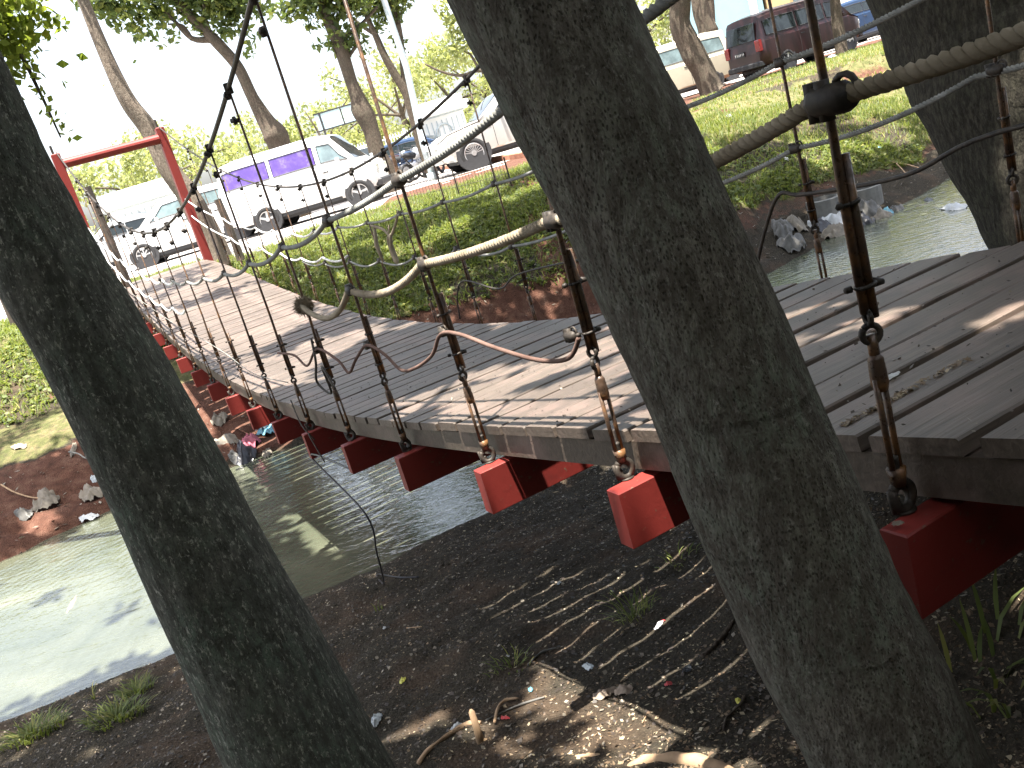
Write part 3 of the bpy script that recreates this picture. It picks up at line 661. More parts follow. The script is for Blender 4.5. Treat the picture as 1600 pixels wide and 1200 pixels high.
bigtree('shade_tree', 'dark trunk with pale lichen spots at the left, in front of the river', [(-.60, 1.80, gL - .25), (-.63, 1.79, gL + .1), L6_, L5_, L4_, L3_, L2_, L1_, (-.80, 1.73, 1.0), (-.9, 1.7, 2.2), (-1.1, 1.7, 3.4)],
        [.24, .20, .160, .124, .1, .093, .087, .084, .082, .078, .07], 'bark_lichen',
        [((-1.4, 2.2, 4.4), (2.4, 2.6, 1.0)), ((-2.8, 1.0, 4.5), (2.2, 2.4, 1.0)), ((-.6, 3.6, 4.8), (2.4, 2.2, 1.0)), ((-.4, 7.4, 5.6), (2.4, 2.2, .8)), ((-5.6, 8.0, 6.0), (2.8, 2.6, .8))], 22, 78000, .15, skyblock=[((-3.0, -3.6, 1.0), (2.2, 1.4, 2.2)), ((-5.2, -1.8, 1.4), (1.4, 1.8, 2.4)), ((-3.5, -3.5, 3.2), (2.6, 2, 1.4))], nskyblock=7500, nseg=64, per=14,
        limbs=[(((-1.1, 1.7, 3.3), (-.8, 2.6, 4.0), (-.5, 3.8, 4.8)), [.05, .035, .02]), (((-1.1, 1.7, 3.3), (-1.9, 1.6, 4.0), (-3.0, 1.2, 4.6)), [.05, .035, .02])],
        knots=((.40, 5.6, .012, .10), (.36, 1.0, .02, .04)))
# right upper trunk, beyond the bridge
T = [atR(1410, -300, 4.9), atR(1542, 0, 4.9), atR(1592, 100, 4.85), atR(1668, 250, 4.8), atR(1765, 420, 4.75)]
T_ = [V((p.x, p.y, p.z)) for p in T]; bt = T_[-1]; gb = gz(bt.x, bt.y)
bigtree('shade_tree', 'broad dark trunk beyond the bridge in the upper right corner', [(bt.x + .1, bt.y, gb - .3), (bt.x + .06, bt.y, gb + .2), T_[4], T_[3], T_[2], T_[1], T_[0], T_[0] + V((-.3, .2, 2.2))],
        [.62, .50, .43, .43, .44, .45, .40, .25], 'bark_dark',
        [((2.6, 5.5, 4.6), (3.2, 3.2, 1.2)), ((.5, 6.5, 5.0), (3.2, 3.0, 1.2)), ((-2.0, 5.0, 5.2), (3.0, 2.8, 1.0)), ((4.8, 4.0, 4.6), (2.8, 3.0, 1.0)), ((2.5, 9.5, 5.8), (3.4, 2.6, 1.2)), ((6, 8, 5.4), (2.8, 3, 1.2)), ((7, 12.5, 6.8), (4, 3.2, .8)), ((1.8, 13.0, 6.6), (3.6, 2.8, .8)), ((-2.8, 11.5, 6.6), (3.2, 2.6, .8))], 23, 135000, .18, skyblock=[((7.4, 1.6, 2.0), (1.8, 2.4, 2.2))], nskyblock=1800, nseg=48, per=10,
        limbs=[((T_[0] + V((0, 0, .6)), (1.8, 5.8, 3.8), (.4, 6.6, 5.0)), [.16, .1, .05]), ((T_[0] + V((0, 0, .9)), (2.7, 7, 4.2), (2.6, 9.6, 5.8)), [.16, .1, .05])])

# crowns of trees on the far bank that lean over the water: leaves seen top left
def farleafbranch(label, clusters, seed, mat, size, n_, limbs, base):
    t = empty('leafy_tree', base, 0, label=label, cat='tree'); b = V(base)
    for pts, rr in limbs:
        part('limb', MB().tube([V(q) - b for q in smooth_pts(pts, 5)], interp_list(rr, 5 * (len(pts) - 1) + 1), 8), MAT['bark_brown'], t, True)
    cen = []; rad = []
    for px, py, rp, dist in clusters:
        p = atR(px, py, dist); cen.append(p - b); rad.append(rp / F_PX * dist)
    vs, f = leafcloud(cen, rad, n_, size, seed, aspect=.62); link('crown', npmesh('crown', vs, f, MAT[mat]), t); return t
pb = V((-7.2, 9.8, gz(-7.2, 9.8)))
farleafbranch('tree with large yellow green leaves hanging into the top left corner', [(20, 30, 50, 8), (70, 25, 35, 8), (20, 70, 35, 8), (50, 60, 25, 8), (85, 50, 18, 8), (35, 100, 28, 8), (55, 125, 22, 8), (90, 95, 14, 8), (65, 150, 16, 8), (85, 165, 18, 8), (98, 200, 22, 8), (90, 222, 12, 8), (75, 185, 16, 8), (160, 135, 8, 8), (125, 90, 9, 8), (105, 130, 8, 8), (0, 0, 60, 8), (-60, 60, 80, 8), (-40, 150, 60, 8), (-120, 0, 140, 8.5)], 31, 'leaf_near', .075, 5200,
              [([pb - V((0, 0, .2)), pb + V((.1, 0, 1.5)), pb + V((.6, -.6, 3.0)), atR(-60, 20, 8)], [.14, .12, .09, .05]), ([atR(-60, 20, 8), atR(20, 70, 8), atR(60, 140, 8), atR(95, 215, 8)], [.04, .018, .012, .006])], pb)

# ------------------------------------------------------------------ trees beyond the far bank
def tree(label, pts, radii, mat='bark_brown', branches=(), clusters=(), n_=1500, size=.16, leaf='leaf_mid', seed=1, group=None, name='tree', ground_end=True, knots=()):
    """pts given from the base up; everything in metres"""
    base = V(pts[0]); t = empty(name, base, 0, label=label, cat='tree', group=group)
    P = [V(p) - base for p in smooth_pts(pts, 5)]; rr = interp_list(radii, len(P)); R = random.Random(seed); a0 = R.uniform(0, 6)
    def nz(tt, a):
        q = 1 + .06 * math.sin(2 * a + a0 + 7 * tt) + .04 * math.sin(3 * a + 17 * tt)
        for kt, ka, kr, kh in knots:
            da = math.atan2(math.sin(a - ka), math.cos(a - ka)); q += kh * math.exp(-((tt - kt) / kr) ** 2 - (da / .8) ** 2)
        return q
    part('trunk', MB().tube(P, rr, 14, noise=nz), MAT[mat], t, True)
    for bp, br in branches:
        part('limb', MB().tube([V(q) - base for q in smooth_pts(bp, 4)], interp_list(br, 4 * (len(bp) - 1) + 1), 8), MAT[mat], t, True)
    if clusters: crown(t, [list(V(c[0]) - base) for c in clusters], [c[1] for c in clusters], n_, size, leaf, seed)
    return t
def pxs(lst, d): return [atR(x, y, d) for x, y in lst]
def cl(lst, d): return [(atR(x, y, d), r / F_PX * d) for x, y, r in lst]
def grounded(p): return V((p.x, p.y, gz(p.x, p.y) - .05))
def ptree(label, px, wpx, d, **k):
    pts = pxs(px, d); pts[0] = grounded(pts[0]); rr = [w / 2 / F_PX * d for w in wpx]
    return tree(label, pts, rr, **k)
ptree('slender pale trunk rising behind the red gate to the top edge', [(352, 425), (335, 380), (308, 330), (290, 300), (262, 262), (235, 205), (205, 165), (185, 130), (160, 75), (130, 0), (95, -90), (60, -190)], [36, 34, 34, 30, 27, 26, 24, 22, 19, 16, 14, 10], 17.6, mat='bark_pale',
      clusters=cl([(60, -190, 90), (0, -120, 70), (150, -200, 90)], 17.6), n_=900, seed=41)
ptree('trunk with a knobbly bulge rising behind the white van', [(462, 330), (448, 280), (440, 243), (432, 212), (416, 190), (395, 152), (372, 105), (340, 68), (318, 45), (290, 15), (262, -20)], [40, 36, 30, 34, 26, 18, 17, 17, 14, 12, 8], 27.5,
      knots=((.32, 2.5, .06, .45),), branches=[(pxs([(340, 68), (330, 62), (300, 60), (270, 30), (245, 5)], 27.5), [.12, .1, .07, .05, .03]), (pxs([(330, 60), (318, 20), (330, -20)], 27.5), [.1, .08, .05]), (pxs([(300, 62), (285, 40), (262, 38)], 27.5), [.06, .04, .02])],
      clusters=cl([(165, 10, 22), (200, 20, 26), (240, 18, 24), (215, 48, 16), (235, 55, 12), (270, 52, 14), (255, 70, 9), (180, 42, 12), (300, 15, 28), (340, 22, 30), (350, 45, 18), (310, 45, 12), (375, 40, 20), (395, 60, 14), (388, 82, 10), (405, 15, 20), (370, 5, 25), (150, -20, 40), (250, -30, 50), (350, -40, 60), (205, 97, 6)], 27.5), n_=5000, size=.22, seed=42, leaf='leaf_mid')
ptree('trunk with a swollen knee standing right of the sign board', [(612, 290), (603, 265), (590, 238), (580, 205), (570, 180), (562, 158), (550, 130), (540, 100), (530, 70), (515, 38), (502, 0), (485, -50)], [30, 28, 27, 25, 30, 22, 17, 18, 20, 16, 14, 10], 25.3,
      knots=((.42, 2.0, .05, .35),), branches=[(pxs([(527, 62), (560, 42), (590, 10)], 25.3), [.08, .05, .03]), (pxs([(540, 95), (560, 60), (545, 20)], 25.3), [.05, .04, .02])],
      clusters=cl([(440, 18, 18), (455, 25, 12), (475, 15, 18), (485, 38, 13), (505, 20, 22), (497, 70, 9), (510, 70, 7), (530, 60, 22), (555, 50, 22), (545, 80, 13), (570, 75, 13), (565, 88, 8), (526, 84, 7), (525, 15, 20), (550, 15, 18), (480, -25, 45), (540, -30, 50)], 25.3), n_=3200, size=.2, seed=43)
ptree('forked tree beside the grey lamp pole', [(672, 262), (665, 240), (655, 210), (645, 175), (635, 145), (618, 118), (600, 85), (588, 58), (575, 30), (565, 0), (550, -50)], [20, 18, 17, 16, 15, 12, 11, 10, 8, 7, 6], 28,
      branches=[(pxs([(640, 158), (632, 120), (628, 80), (622, 40), (612, 0), (600, -40)], 28), [.11, .10, .09, .09, .08, .05]), (pxs([(586, 54), (565, 40), (548, 25)], 28), [.06, .05, .03])],
      clusters=cl([(580, 15, 16), (600, 30, 14), (575, 5, 18), (605, 5, 18), (612, 55, 8), (620, 68, 7), (625, 65, 9), (632, 82, 6), (610, -20, 40), (595, 45, 9), (560, 5, 15), (617, 25, 14)], 28), n_=2400, size=.17, seed=44)
ptree('thick leaning tree in front of the beige minivan', [(1122, 168), (1112, 140), (1100, 115), (1085, 85), (1072, 60), (1062, 35), (1063, 0), (1066, -60)], [44, 36, 32, 31, 32, 30, 32, 30], 29.5, knots=((.42, 2.4, .06, .25),),
      branches=[(pxs([(1063, 15), (1050, -10), (1030, -60)], 29.5), [.2, .14, .1])], clusters=cl([(1060, -120, 90), (1140, -130, 100), (980, -110, 80)], 29.5), n_=1500, size=.25, seed=45)
ptree('dark many stemmed tree behind the beige minivan', [(1118, 100), (1112, 70), (1104, 45), (1094, 15), (1090, -20), (1088, -60)], [34, 34, 28, 22, 20, 16], 40,
      branches=[(pxs([(1114, 50), (1103, 20), (1096, -20)], 39), [.25, .2, .15]), (pxs([(1112, 55), (1104, 30), (1098, -20)], 40.5), [.15, .1, .08]), (pxs([(1110, 52), (1112, 46), (1111, 10), (1110, -20)], 40), [.2, .16, .14, .1])], clusters=cl([(1090, -90, 70)], 40), n_=800, size=.25, seed=46)
ptree('brown trunk standing against the nose of the maroon van', [(1318, 92), (1314, 70), (1309, 40), (1305, 0), (1300, -50)], [20, 17, 15, 14, 12], 31.5, clusters=cl([(1300, -110, 80)], 31.5), n_=900, size=.22, seed=47)
tr_ = [('foliage', 730, 40)]
ptree('light green tree seen between the lamp pole and the big middle trunk', [(800, 240), (790, 180), (775, 120), (745, 80), (720, 20)], [10, 9, 8, 7, 5], 33,
      branches=[(pxs([(775, 120), (750, 110), (720, 118), (690, 112), (664, 100)], 33), [.07, .06, .05, .04, .03]), (pxs([(750, 112), (735, 85), (722, 80)], 33), [.05, .04, .03])],
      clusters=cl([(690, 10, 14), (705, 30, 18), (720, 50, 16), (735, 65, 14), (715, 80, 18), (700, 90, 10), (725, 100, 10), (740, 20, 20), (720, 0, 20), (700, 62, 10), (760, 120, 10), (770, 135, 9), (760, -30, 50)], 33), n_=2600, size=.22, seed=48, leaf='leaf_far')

# far row of trees behind the fence, haze painted as pale leaf colour
spots = [(40, 62, 'broad pale tree behind the left gate post'), (-60, 46, 'round pale crown far off at the left photo edge'), (105, 48, 'pale bushy tree seen over the left gate post'), (185, 50, 'bare branched tree framed by the red gate'), (262, 47, 'thin leafed tree right of the gate crossbar'), (330, 52, 'pale green tree above the tail of the white van'),
         (400, 58, 'faint tree far behind the knobbly trunk'), (470, 55, 'low spreading tree under the sign board'), (535, 52, 'dark stemmed tree right under the sign board'), (600, 58, 'pale crown behind the swollen kneed trunk'), (655, 52, 'pale tree behind the foot of the lamp pole'), (720, 60, 'pale tree above the silver car bonnet'),
         (790, 60, 'pale tree hidden mostly by the middle trunk'), (870, 62, 'tree far behind the middle trunk'), (960, 62, 'tree far off right behind the middle trunk'), (1020, 55, 'light green tree above the beige minivan roof')]
R = random.Random(5)
for i, (px, d, lb) in enumerate(spots):
    yb = 228 - .298 * (px - 682) + 20; b = atR(px, yb, d); b = V((b.x, b.y, -.8)); hgt = R.uniform(4.6, 7.0)
    top = b + V((R.uniform(-.5, .5), R.uniform(-.5, .5), hgt * .55)); cs = []; br = []
    for k in range(14):
        a = R.uniform(0, 6.28); q = R.uniform(.5, 3.8); c = top + V((math.cos(a) * q, math.sin(a) * q, R.uniform(-2.2, hgt * .40))); cs.append((c, R.uniform(.5, 1.25)))
        if k < 7: br.append(([top - V((0, 0, R.uniform(.2, .9))), top.lerp(c, .5) + V((0, 0, R.uniform(-.3, .2))), c], [.09, .05, .02]))
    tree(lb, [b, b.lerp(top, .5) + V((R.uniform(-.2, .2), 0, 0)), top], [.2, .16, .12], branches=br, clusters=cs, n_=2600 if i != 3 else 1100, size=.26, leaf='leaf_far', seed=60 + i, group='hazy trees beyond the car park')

# ------------------------------------------------------------------ vehicles
def glossmat(name, col, metal=.0, rough=.25, coat=.5): return simple(name, col, rough, metal, .4, .04, 3, 0, coat)
glossmat('paint_white', (.75, .75, .74)); glossmat('paint_silver', (.52, .52, .50), .45, .3); glossmat('paint_beige', (.50, .46, .36), .35, .3)
glossmat('paint_maroon', (.022, .007, .008), 0, .35, .06); glossmat('paint_navy', (.012, .03, .07), 0, .3, .1); glossmat('paint_grey', (.35, .37, .38)); glossmat('paint_black', (.02, .02, .022))
simple('glass_dark', (.015, .02, .022), .05, 0, .45, .2, 4); simple('glass_light', (.14, .19, .20), .08, 0, .9, .3, 3)
n = N('curtain_glass'); vec = n.coords('Object', (1, 1, 1)); f = n.noise(vec, 6, 3, .6)
n.bsdf(n.ramp(f, [(.40, (.075, .04, .20)), (.55, (.10, .06, .25)), (.68, (.15, .12, .27)), (.78, (.25, .11, .24))]), .12, 0, .6); MAT['curtain'] = n.m
simple('tyre', (.022, .022, .023), .85); simple('rim', (.55, .55, .56), .3, .8, .5); simple('trim_black', (.025, .025, .027), .6); simple('lamp_red', (.22, .015, .015), .2, 0, .5, .1, 5, 0, .5)
simple('lamp_clear', (.6, .62, .62), .1, .3, .6, .1, 5, 0, .5); simple('plate_black', (.012, .012, .014), .4); simple('print_white', (.8, .8, .8), .5)
def car(label, loc, head, P, cat='car', group='cars and vans parked beyond the river', name='parked_car', detail=True):
    """P: L,W,H, top contour list (x from nose 0..1, z), belt height, paint; local +x = forward"""
    L, Wd, H = P['L'], P['W'], P['H']; z0 = P.get('z0', .22); paint = MAT[P['paint']]; belt = P['belt']
    c = empty(name, loc, math.atan2(head[1], head[0]), label=label, cat=cat, group=group)
    top = P['top']; fx = lambda u: float(np.interp(u, [t[0] for t in top], [t[1] for t in top])) * H
    us = sorted(set(list(np.linspace(0, 1, 25)) + [t[0] for t in top])); hw = Wd / 2
    def sec(u):
        T = fx(u); endf = min(1, .80 + .2 * min(1, min(u, 1 - u) / .06) ** .6); w = hw * endf
        bz = min(T - .015, belt * H); k = max(0, (T - bz) / (H - belt * H)); wr = w * (1 - .17 * min(1, k)); zz = z0 + (.0 if .08 < u < .92 else .06)
        x = L * (.5 - u)
        return [V((x, w * .90, zz)), V((x, w * .985, zz + .10)), V((x, w, (zz + bz) * .52)), V((x, w * .985, bz - .03)), V((x, w * .955, bz + .002)), V((x, wr + (w * .955 - wr) * .12, bz + (T - bz) * .86)), V((x, wr * .90, bz + (T - bz) * .975)), V((x, wr * .55, T + .012 * k)), V((x, 0, T + .018 * k))]
    vs = []; 
    for u in us:
        h = sec(u); vs += h + [V((p.x, -p.y, p.z)) for p in h[-2::-1]]
    m = 17; fs = [(i * m + j, i * m + j + 1, (i + 1) * m + j + 1, (i + 1) * m + j) for i in range(len(us) - 1) for j in range(m - 1)]
    fs += [(j for j in range(m)), tuple((len(us) - 1) * m + j for j in range(m - 1, -1, -1))]; fs = [tuple(f) for f in fs]
    fs += [(i * m, (i + 1) * m, (i + 1) * m + m - 1, i * m + m - 1) for i in range(len(us) - 1)]
    body = part('body', MB().add(vs, fs), paint, c, True)
    body.data.set_sharp_from_angle(angle=math.radians(32))
    def side(u, f, sgn, off):   # point on the glasshouse side
        h = sec(u); p = h[4].lerp(h[5], f); return V((p.x, sgn * (p.y + off), p.z))
    for wn in P['wins']:      # u at bottom front, bottom rear, top rear, top front
        ub0, ub1, ut1, ut0 = wn[:4]; gm = wn[4] if len(wn) > 4 else 'glass_dark'
        for sgn in (1, -1):
            g = []; nn = 5
            for j in range(3):
                f = .16 + .66 * j / 2
                a = ub0 + (ut0 - ub0) * j / 2; b = ub1 + (ut1 - ub1) * j / 2
                for i in range(nn): g.append(side(a + (b - a) * i / (nn - 1), f, sgn, .007))
            fs = [(j * nn + i, j * nn + i + 1, (j + 1) * nn + i + 1, (j + 1) * nn + i) for j in range(2) for i in range(nn - 1)]
            w_ = part('side_window', MB().add(g, fs), MAT[gm], c, True)
            ol = [g[i] for i in range(nn)] + [g[2 * nn - 1]] + [g[3 * nn - 1 - i] for i in range(nn)] + [g[nn]]
            part('window_seal', MB().tube([p + V((0, sgn * .003, 0)) for p in ol + [ol[0]]], .011, 4), MAT['trim_black'], w_)
    for nm, (u0, u1) in (('windscreen', P['ws']), ('rear_window', P['rw'])):
        if P['paint'] == 'paint_maroon' and nm == 'rear_window': continue
        g = []; nn = 7
        for j in range(5):
            u = u0 + (u1 - u0) * (.06 + .88 * j / 4); h = sec(u); T = h[8].z; w = h[6].y * .95
            sl = (fx(u + .004) - fx(u - .004)) / (.008 * L); nr = V((sl, 0, 1)).normalized()
            if abs(u1 - u0) < .06 and nm == 'rear_window': pass
            for i in range(nn):
                y = -w + 2 * w * i / (nn - 1); k = abs(i - 3) / 3; zz = T + (h[7].z - h[8].z) * 0 + .004 - .02 * k * k
                g.append(V((h[8].x, y, zz)) + nr * .014)
        fs = [(j * nn + i, j * nn + i + 1, (j + 1) * nn + i + 1, (j + 1) * nn + i) for j in range(4) for i in range(nn - 1)]
        part(nm, MB().add(g, fs), MAT[P.get('wsm', 'glass_dark')], c, True)
    r = P['wr']
    for u in P['wheels']:
        for sgn in (1, -1):
            x = L * (.5 - u); y = sgn * (hw - .085)
            part('wheel_arch', MB().tube([(x, sgn * (hw - .12), r), (x, sgn * (hw + .004), r + .01)], r * 1.17, 24), MAT['trim_black'], c)
            wh = empty('wheel', (x, y, r)); wh.parent = c
            mb = MB(); prof = [(-.095, .62), (-.095, .9), (-.07, .985), (0, 1.0), (.07, .985), (.1, .9), (.1, .66), (.085, .64)]
            nn = 28; vs = []
            for yy, rr in prof:
                for k in range(nn): a = 2 * math.pi * k / nn; vs.append(V((math.cos(a) * rr * r, sgn * yy, math.sin(a) * rr * r)))
            fs = [(i * nn + k, i * nn + (k + 1) % nn, (i + 1) * nn + (k + 1) % nn, (i + 1) * nn + k) for i in range(len(prof) - 1) for k in range(nn)]
            part('tyre', mb.add(vs, fs), MAT['tyre'], wh, True)
            part('wheel_well', MB().disc((0, sgn * .03, 0), (0, 1, 0), r * .66, .05, 24), MAT['trim_black'], wh)
            mb = MB(); ns = P.get('spokes', 5); mb.ring((0, sgn * .082, 0), (0, 1, 0), r * .635, r * .045, 28, 6); mb.disc((0, sgn * .08, 0), (0, 1, 0), r * .16, .05, 12)
            for k in range(ns):
                a = 2 * math.pi * k / ns + .2; d = V((math.cos(a), 0, math.sin(a))); t = V((-math.sin(a), 0, math.cos(a)))
                mb.box(V((0, sgn * .075, 0)) + d * r * .38, (r * .5, r * (.9 / ns if ns > 6 else .17), .03), (d, t, V((0, 1, 0))))
            part('rim', mb, MAT['rim'], wh)
    part('underbody', MB().box((0, 0, z0 - .02), (L * .8, Wd * .78, .14)), MAT['trim_black'], c)
    for f_, nm in ((1, 'front_bumper'), (-1, 'rear_bumper')):
        x = f_ * (L / 2 - .03); part(nm, MB().box((x, 0, z0 + .12), (.16, Wd * .86, .17), bev=.03), MAT[P.get('bump', P['paint'])], c)
    for sgn in (1, -1):
        hz = P.get('hz', .42) * H
        part('headlight', MB().box((L / 2 - .05, sgn * hw * .66, hz), (.13, hw * .34, .15), bev=.02), MAT['lamp_clear'], c)
        tz = P.get('tz', .52) * H; tl = P.get('tl', .30)
        part('tail_light', MB().box((-L / 2 + P.get('tx', .05), sgn * hw * .80, tz), (.12, hw * .22, tl), bev=.02), MAT['lamp_red'], c)
        xm = L * (.5 - P['ws'][1]) + .12; part('mirror', MB().box((xm, sgn * (hw + .06), belt * H + .06), (.07, .14, .12), bev=.02), MAT[P['paint']], c)
        part('sill', MB().box((0, sgn * (hw * .93), z0 + .02), (L * .5, .05, .07)), MAT['trim_black'], c)
        for u in P.get('seams', (.36, .58)):
            x = L * (.5 - u); h = sec(u); part('door_seam', MB().tube([(h[k].x, sgn * (h[k].y + .001), h[k].z) for k in (1, 2, 3, 4)], .006, 4), MAT['trim_black'], c)
            part('door_handle', MB().box((x + .12, sgn * (hw * .99 + .004), belt * H - .12), (.14, .03, .03), bev=.008), MAT[P.get('hand', 'trim_black')], c)
    return c
SEDAN = dict(L=4.3, W=1.7, H=1.42, belt=.64, wr=.3, wheels=(.19, .79), ws=(.25, .40), rw=(.79, .92), wins=((.31, .53, .53, .42), (.54, .76, .70, .54)), z0=.2, seams=(.32, .53, .74),
             top=((0, .38), (.02, .50), (.10, .58), (.25, .66), (.40, .975), (.5, 1.0), (.65, .99), (.79, .90), (.92, .68), (.98, .62), (1, .42)))
HATCH = dict(SEDAN, L=3.7, W=1.62, H=1.5, wheels=(.17, .80), rw=(.88, .985), wins=((.27, .50, .50, .38), (.51, .80, .84, .51)), ws=(.20, .36), top=((0, .40), (.02, .50), (.09, .58), (.20, .64), (.36, .965), (.55, 1.0), (.8, .97), (.88, .93), (.985, .58), (1, .42)))
SUVP = dict(SEDAN, L=4.75, W=1.88, H=1.68, wr=.385, z0=.3, belt=.63, wheels=(.185, .795), spokes=20, ws=(.25, .40), rw=(.88, .985), wins=((.31, .54, .54, .41), (.55, .75, .75, .55), (.765, .90, .87, .765)),
            top=((0, .40), (.015, .50), (.08, .585), (.25, .655), (.40, .96), (.5, 1.0), (.75, .99), (.88, .94), (.985, .62), (1, .45)), hz=.47)
MINI = dict(SEDAN, L=4.15, W=1.65, H=1.85, belt=.58, wr=.30, wheels=(.15, .80), spokes=8, ws=(.13, .27), rw=(.955, .995), wins=((.17, .40, .40, .27), (.41, .63, .63, .41), (.66, .93, .91, .67)),
            top=((0, .32), (.02, .45), (.12, .56), (.27, .955), (.4, 1.0), (.8, 1.0), (.945, .96), (.985, .60), (1, .56)), z0=.25, tz=.50, tx=.10, tl=.36, seams=(.40, .64))
VAN = dict(SEDAN, L=3.78, W=1.66, H=1.78, belt=.60, wr=.30, wheels=(.135, .70), spokes=5, ws=(.10, .235), rw=(.965, .996), wins=((.145, .315, .315, .235, 'glass_light'), (.345, .62, .62, .345, 'curtain'), (.645, .93, .93, .645, 'curtain')),
           top=((0, .34), (.015, .50), (.10, .585), (.235, .965), (.35, 1.0), (.85, 1.0), (.955, .97), (.99, .62), (1, .40)), z0=.28, bump='trim_black', tz=.42, seams=(.33, .63))
def ground_at(px, py, z=-.78): return atZ(px, py, z)
# white van
a = ground_at(427, 362); b = ground_at(570, 320); hd = (b - a).normalized(); L = VAN['L']
f = hd.cross(V((0, 0, 1)))  # right side of the van
ctr = b - hd * (L * (.5 - .135)) - f * (.83 - .08); ctr.z = -.78
car('white passenger van with purple curtained windows parked behind the red gate', ctr, (hd.x, hd.y), dict(VAN, paint='paint_white', wheels=(.135, .135 + (b - a).length / L)), cat='van', name='passenger_van')
# silver SUV
b = ground_at(747, 263.5); hd = V((-.985, -.17, 0)).normalized(); L = 4.75; lf_ = V((0, 0, 1)).cross(hd)
ctr = b - hd * (L * (.5 - .185)) - lf_ * (.94 - .08); ctr.z = -.78
car('silver car with large many spoked wheel, nose pointing left, by the brown kerb', ctr, (hd.x, hd.y), dict(SUVP, paint='paint_silver', rim=1), name='parked_car')
# small white car at the gate, and a second one behind it
b = ground_at(234, 417); hd = V((-.99, -.12, 0)).normalized(); L = 3.7; lf_ = V((0, 0, 1)).cross(hd)
ctr = b - hd * (L * (.5 - .17)) - lf_ * .74; ctr.z = -.78
car('small white hatchback seen through the red gate', ctr, (hd.x, hd.y), dict(HATCH, paint='paint_white', spokes=9, wins=((.27, .50, .50, .38, 'glass_light'), (.51, .80, .84, .51, 'glass_light'))))
p = ground_at(200, 395, -.78); q = V((p.x / p.y * 30, 30, -.78)); car('silver car half hidden behind the white hatchback in the gate opening', q, (-.9, -.4), dict(SEDAN, paint='paint_grey', spokes=7))
p = V((-5.0, 32.5, -.78)); d = ray(548, 250); p = V((d.x / d.y * 31, 31, -.78)); car('white car facing the camera beyond the bonnet of the white van', p, (.35, -.94), dict(SEDAN, paint='paint_white'))
d = ray(625, 235); p = V((d.x / d.y * 38, 38, -.78)); car('blue grey car beyond the motorcycles', p, (-.97, .2), dict(SEDAN, paint='paint_navy'))
# beige minivan
b = ground_at(1118, 139); hd = V((-.985, .17, 0)).normalized(); L = 4.15; lf_ = V((0, 0, 1)).cross(hd)
ctr = b + hd * (L * (.80 - .5)) - lf_ * .74; ctr.z = -.78
car('beige minivan half hidden by a leaning tree, tail to the right', ctr, (hd.x, hd.y), dict(MINI, paint='paint_beige', wins=((.17, .40, .40, .27, 'glass_light'), (.41, .63, .63, .41, 'glass_light'), (.66, .93, .91, .67, 'glass_light'))), cat='minivan', name='parked_minivan')
# white car between the minivan and the maroon van
b = ground_at(1150, 124, -.78); hd = V((.97, .25, 0)).normalized(); ctr = b + hd * .8 + V((.3, 1.2, 0)); ctr.z = -.78
car('white car between the beige minivan and the maroon van', ctr, (-hd.x, -hd.y), dict(SEDAN, paint='paint_white'))
# maroon van
b = ground_at(1232, 109); hd = V((.91, .41, 0)).normalized(); L = 4.3; rt = hd.cross(V((0, 0, 1)))
ctr = b + hd * (L * (.78 - .5)) - rt * .76; ctr.z = -.78
mv = car('maroon van with dark windows seen from behind', ctr, (hd.x, hd.y), dict(VAN, L=4.3, W=1.7, H=1.85, paint='paint_maroon', wheels=(.17, .78), spokes=5, belt=.57, rw=(.962, .997), wins=((.145, .34, .34, .235), (.36, .62, .62, .36), (.64, .93, .93, .64)), top=((0, .34), (.015, .50), (.10, .565), (.235, .965), (.35, 1.0), (.85, 1.0), (.955, .97), (.99, .585), (1, .40)), tz=.50, tl=.34), cat='van', name='passenger_van')
plate = part('number_plate', MB().box((-2.165, .12, .80), (.02, .42, .15), bev=.004), MAT['plate_black'], mv)
def text_part(txt, size, mat, parent, loc, rot):
    cu = bpy.data.curves.new('txt', 'FONT'); cu.body = txt; cu.size = size; cu.align_x = 'CENTER'; cu.align_y = 'CENTER'; cu.extrude = .002
    o = bpy.data.objects.new('txt', cu); COL.objects.link(o); dg = bpy.context.evaluated_depsgraph_get(); me = bpy.data.meshes.new_from_object(o.evaluated_get(dg)); bpy.data.objects.remove(o)
    me.materials.clear(); me.materials.append(MAT[mat]); q = link('lettering', me, parent); q.location = loc; q.rotation_euler = rot; return q
text_part('T 1169 VP', .095, 'print_white', plate, (-2.178, .12, .80), (math.pi / 2, 0, -math.pi / 2))
part('rear_window', MB().box((-2.09, 0, 1.36), (.02, 1.2, .50), (V((.992, 0, -.12)), V((0, 1, 0)), V((.12, 0, .992))), bev=.006), MAT['glass_dark'], mv)
part('roof_rail', MB().box((-.1, -.68, 1.86), (3.2, .03, .03)), MAT['rim'], mv)
# right edge cars
d = ray(1330, 50); car('dark blue car behind the nose of the maroon van', V((d.x / d.y * 36.8, 36.8, -.78)), (.92, .38), dict(HATCH, paint='paint_navy', H=1.6, L=4.0))
d = ray(1362, 40); car('white car with black grille near the right trunk, the left of two', V((d.x / d.y * 42, 42, -.78)), (-.35, -.94), dict(SEDAN, paint='paint_white', H=1.5))
d = ray(1395, 30); car('white car partly hidden by the upper right trunk, the right of two', V((d.x / d.y * 40.5, 40.5, -.78)), (-.3, -.95), dict(SEDAN, paint='paint_white'))

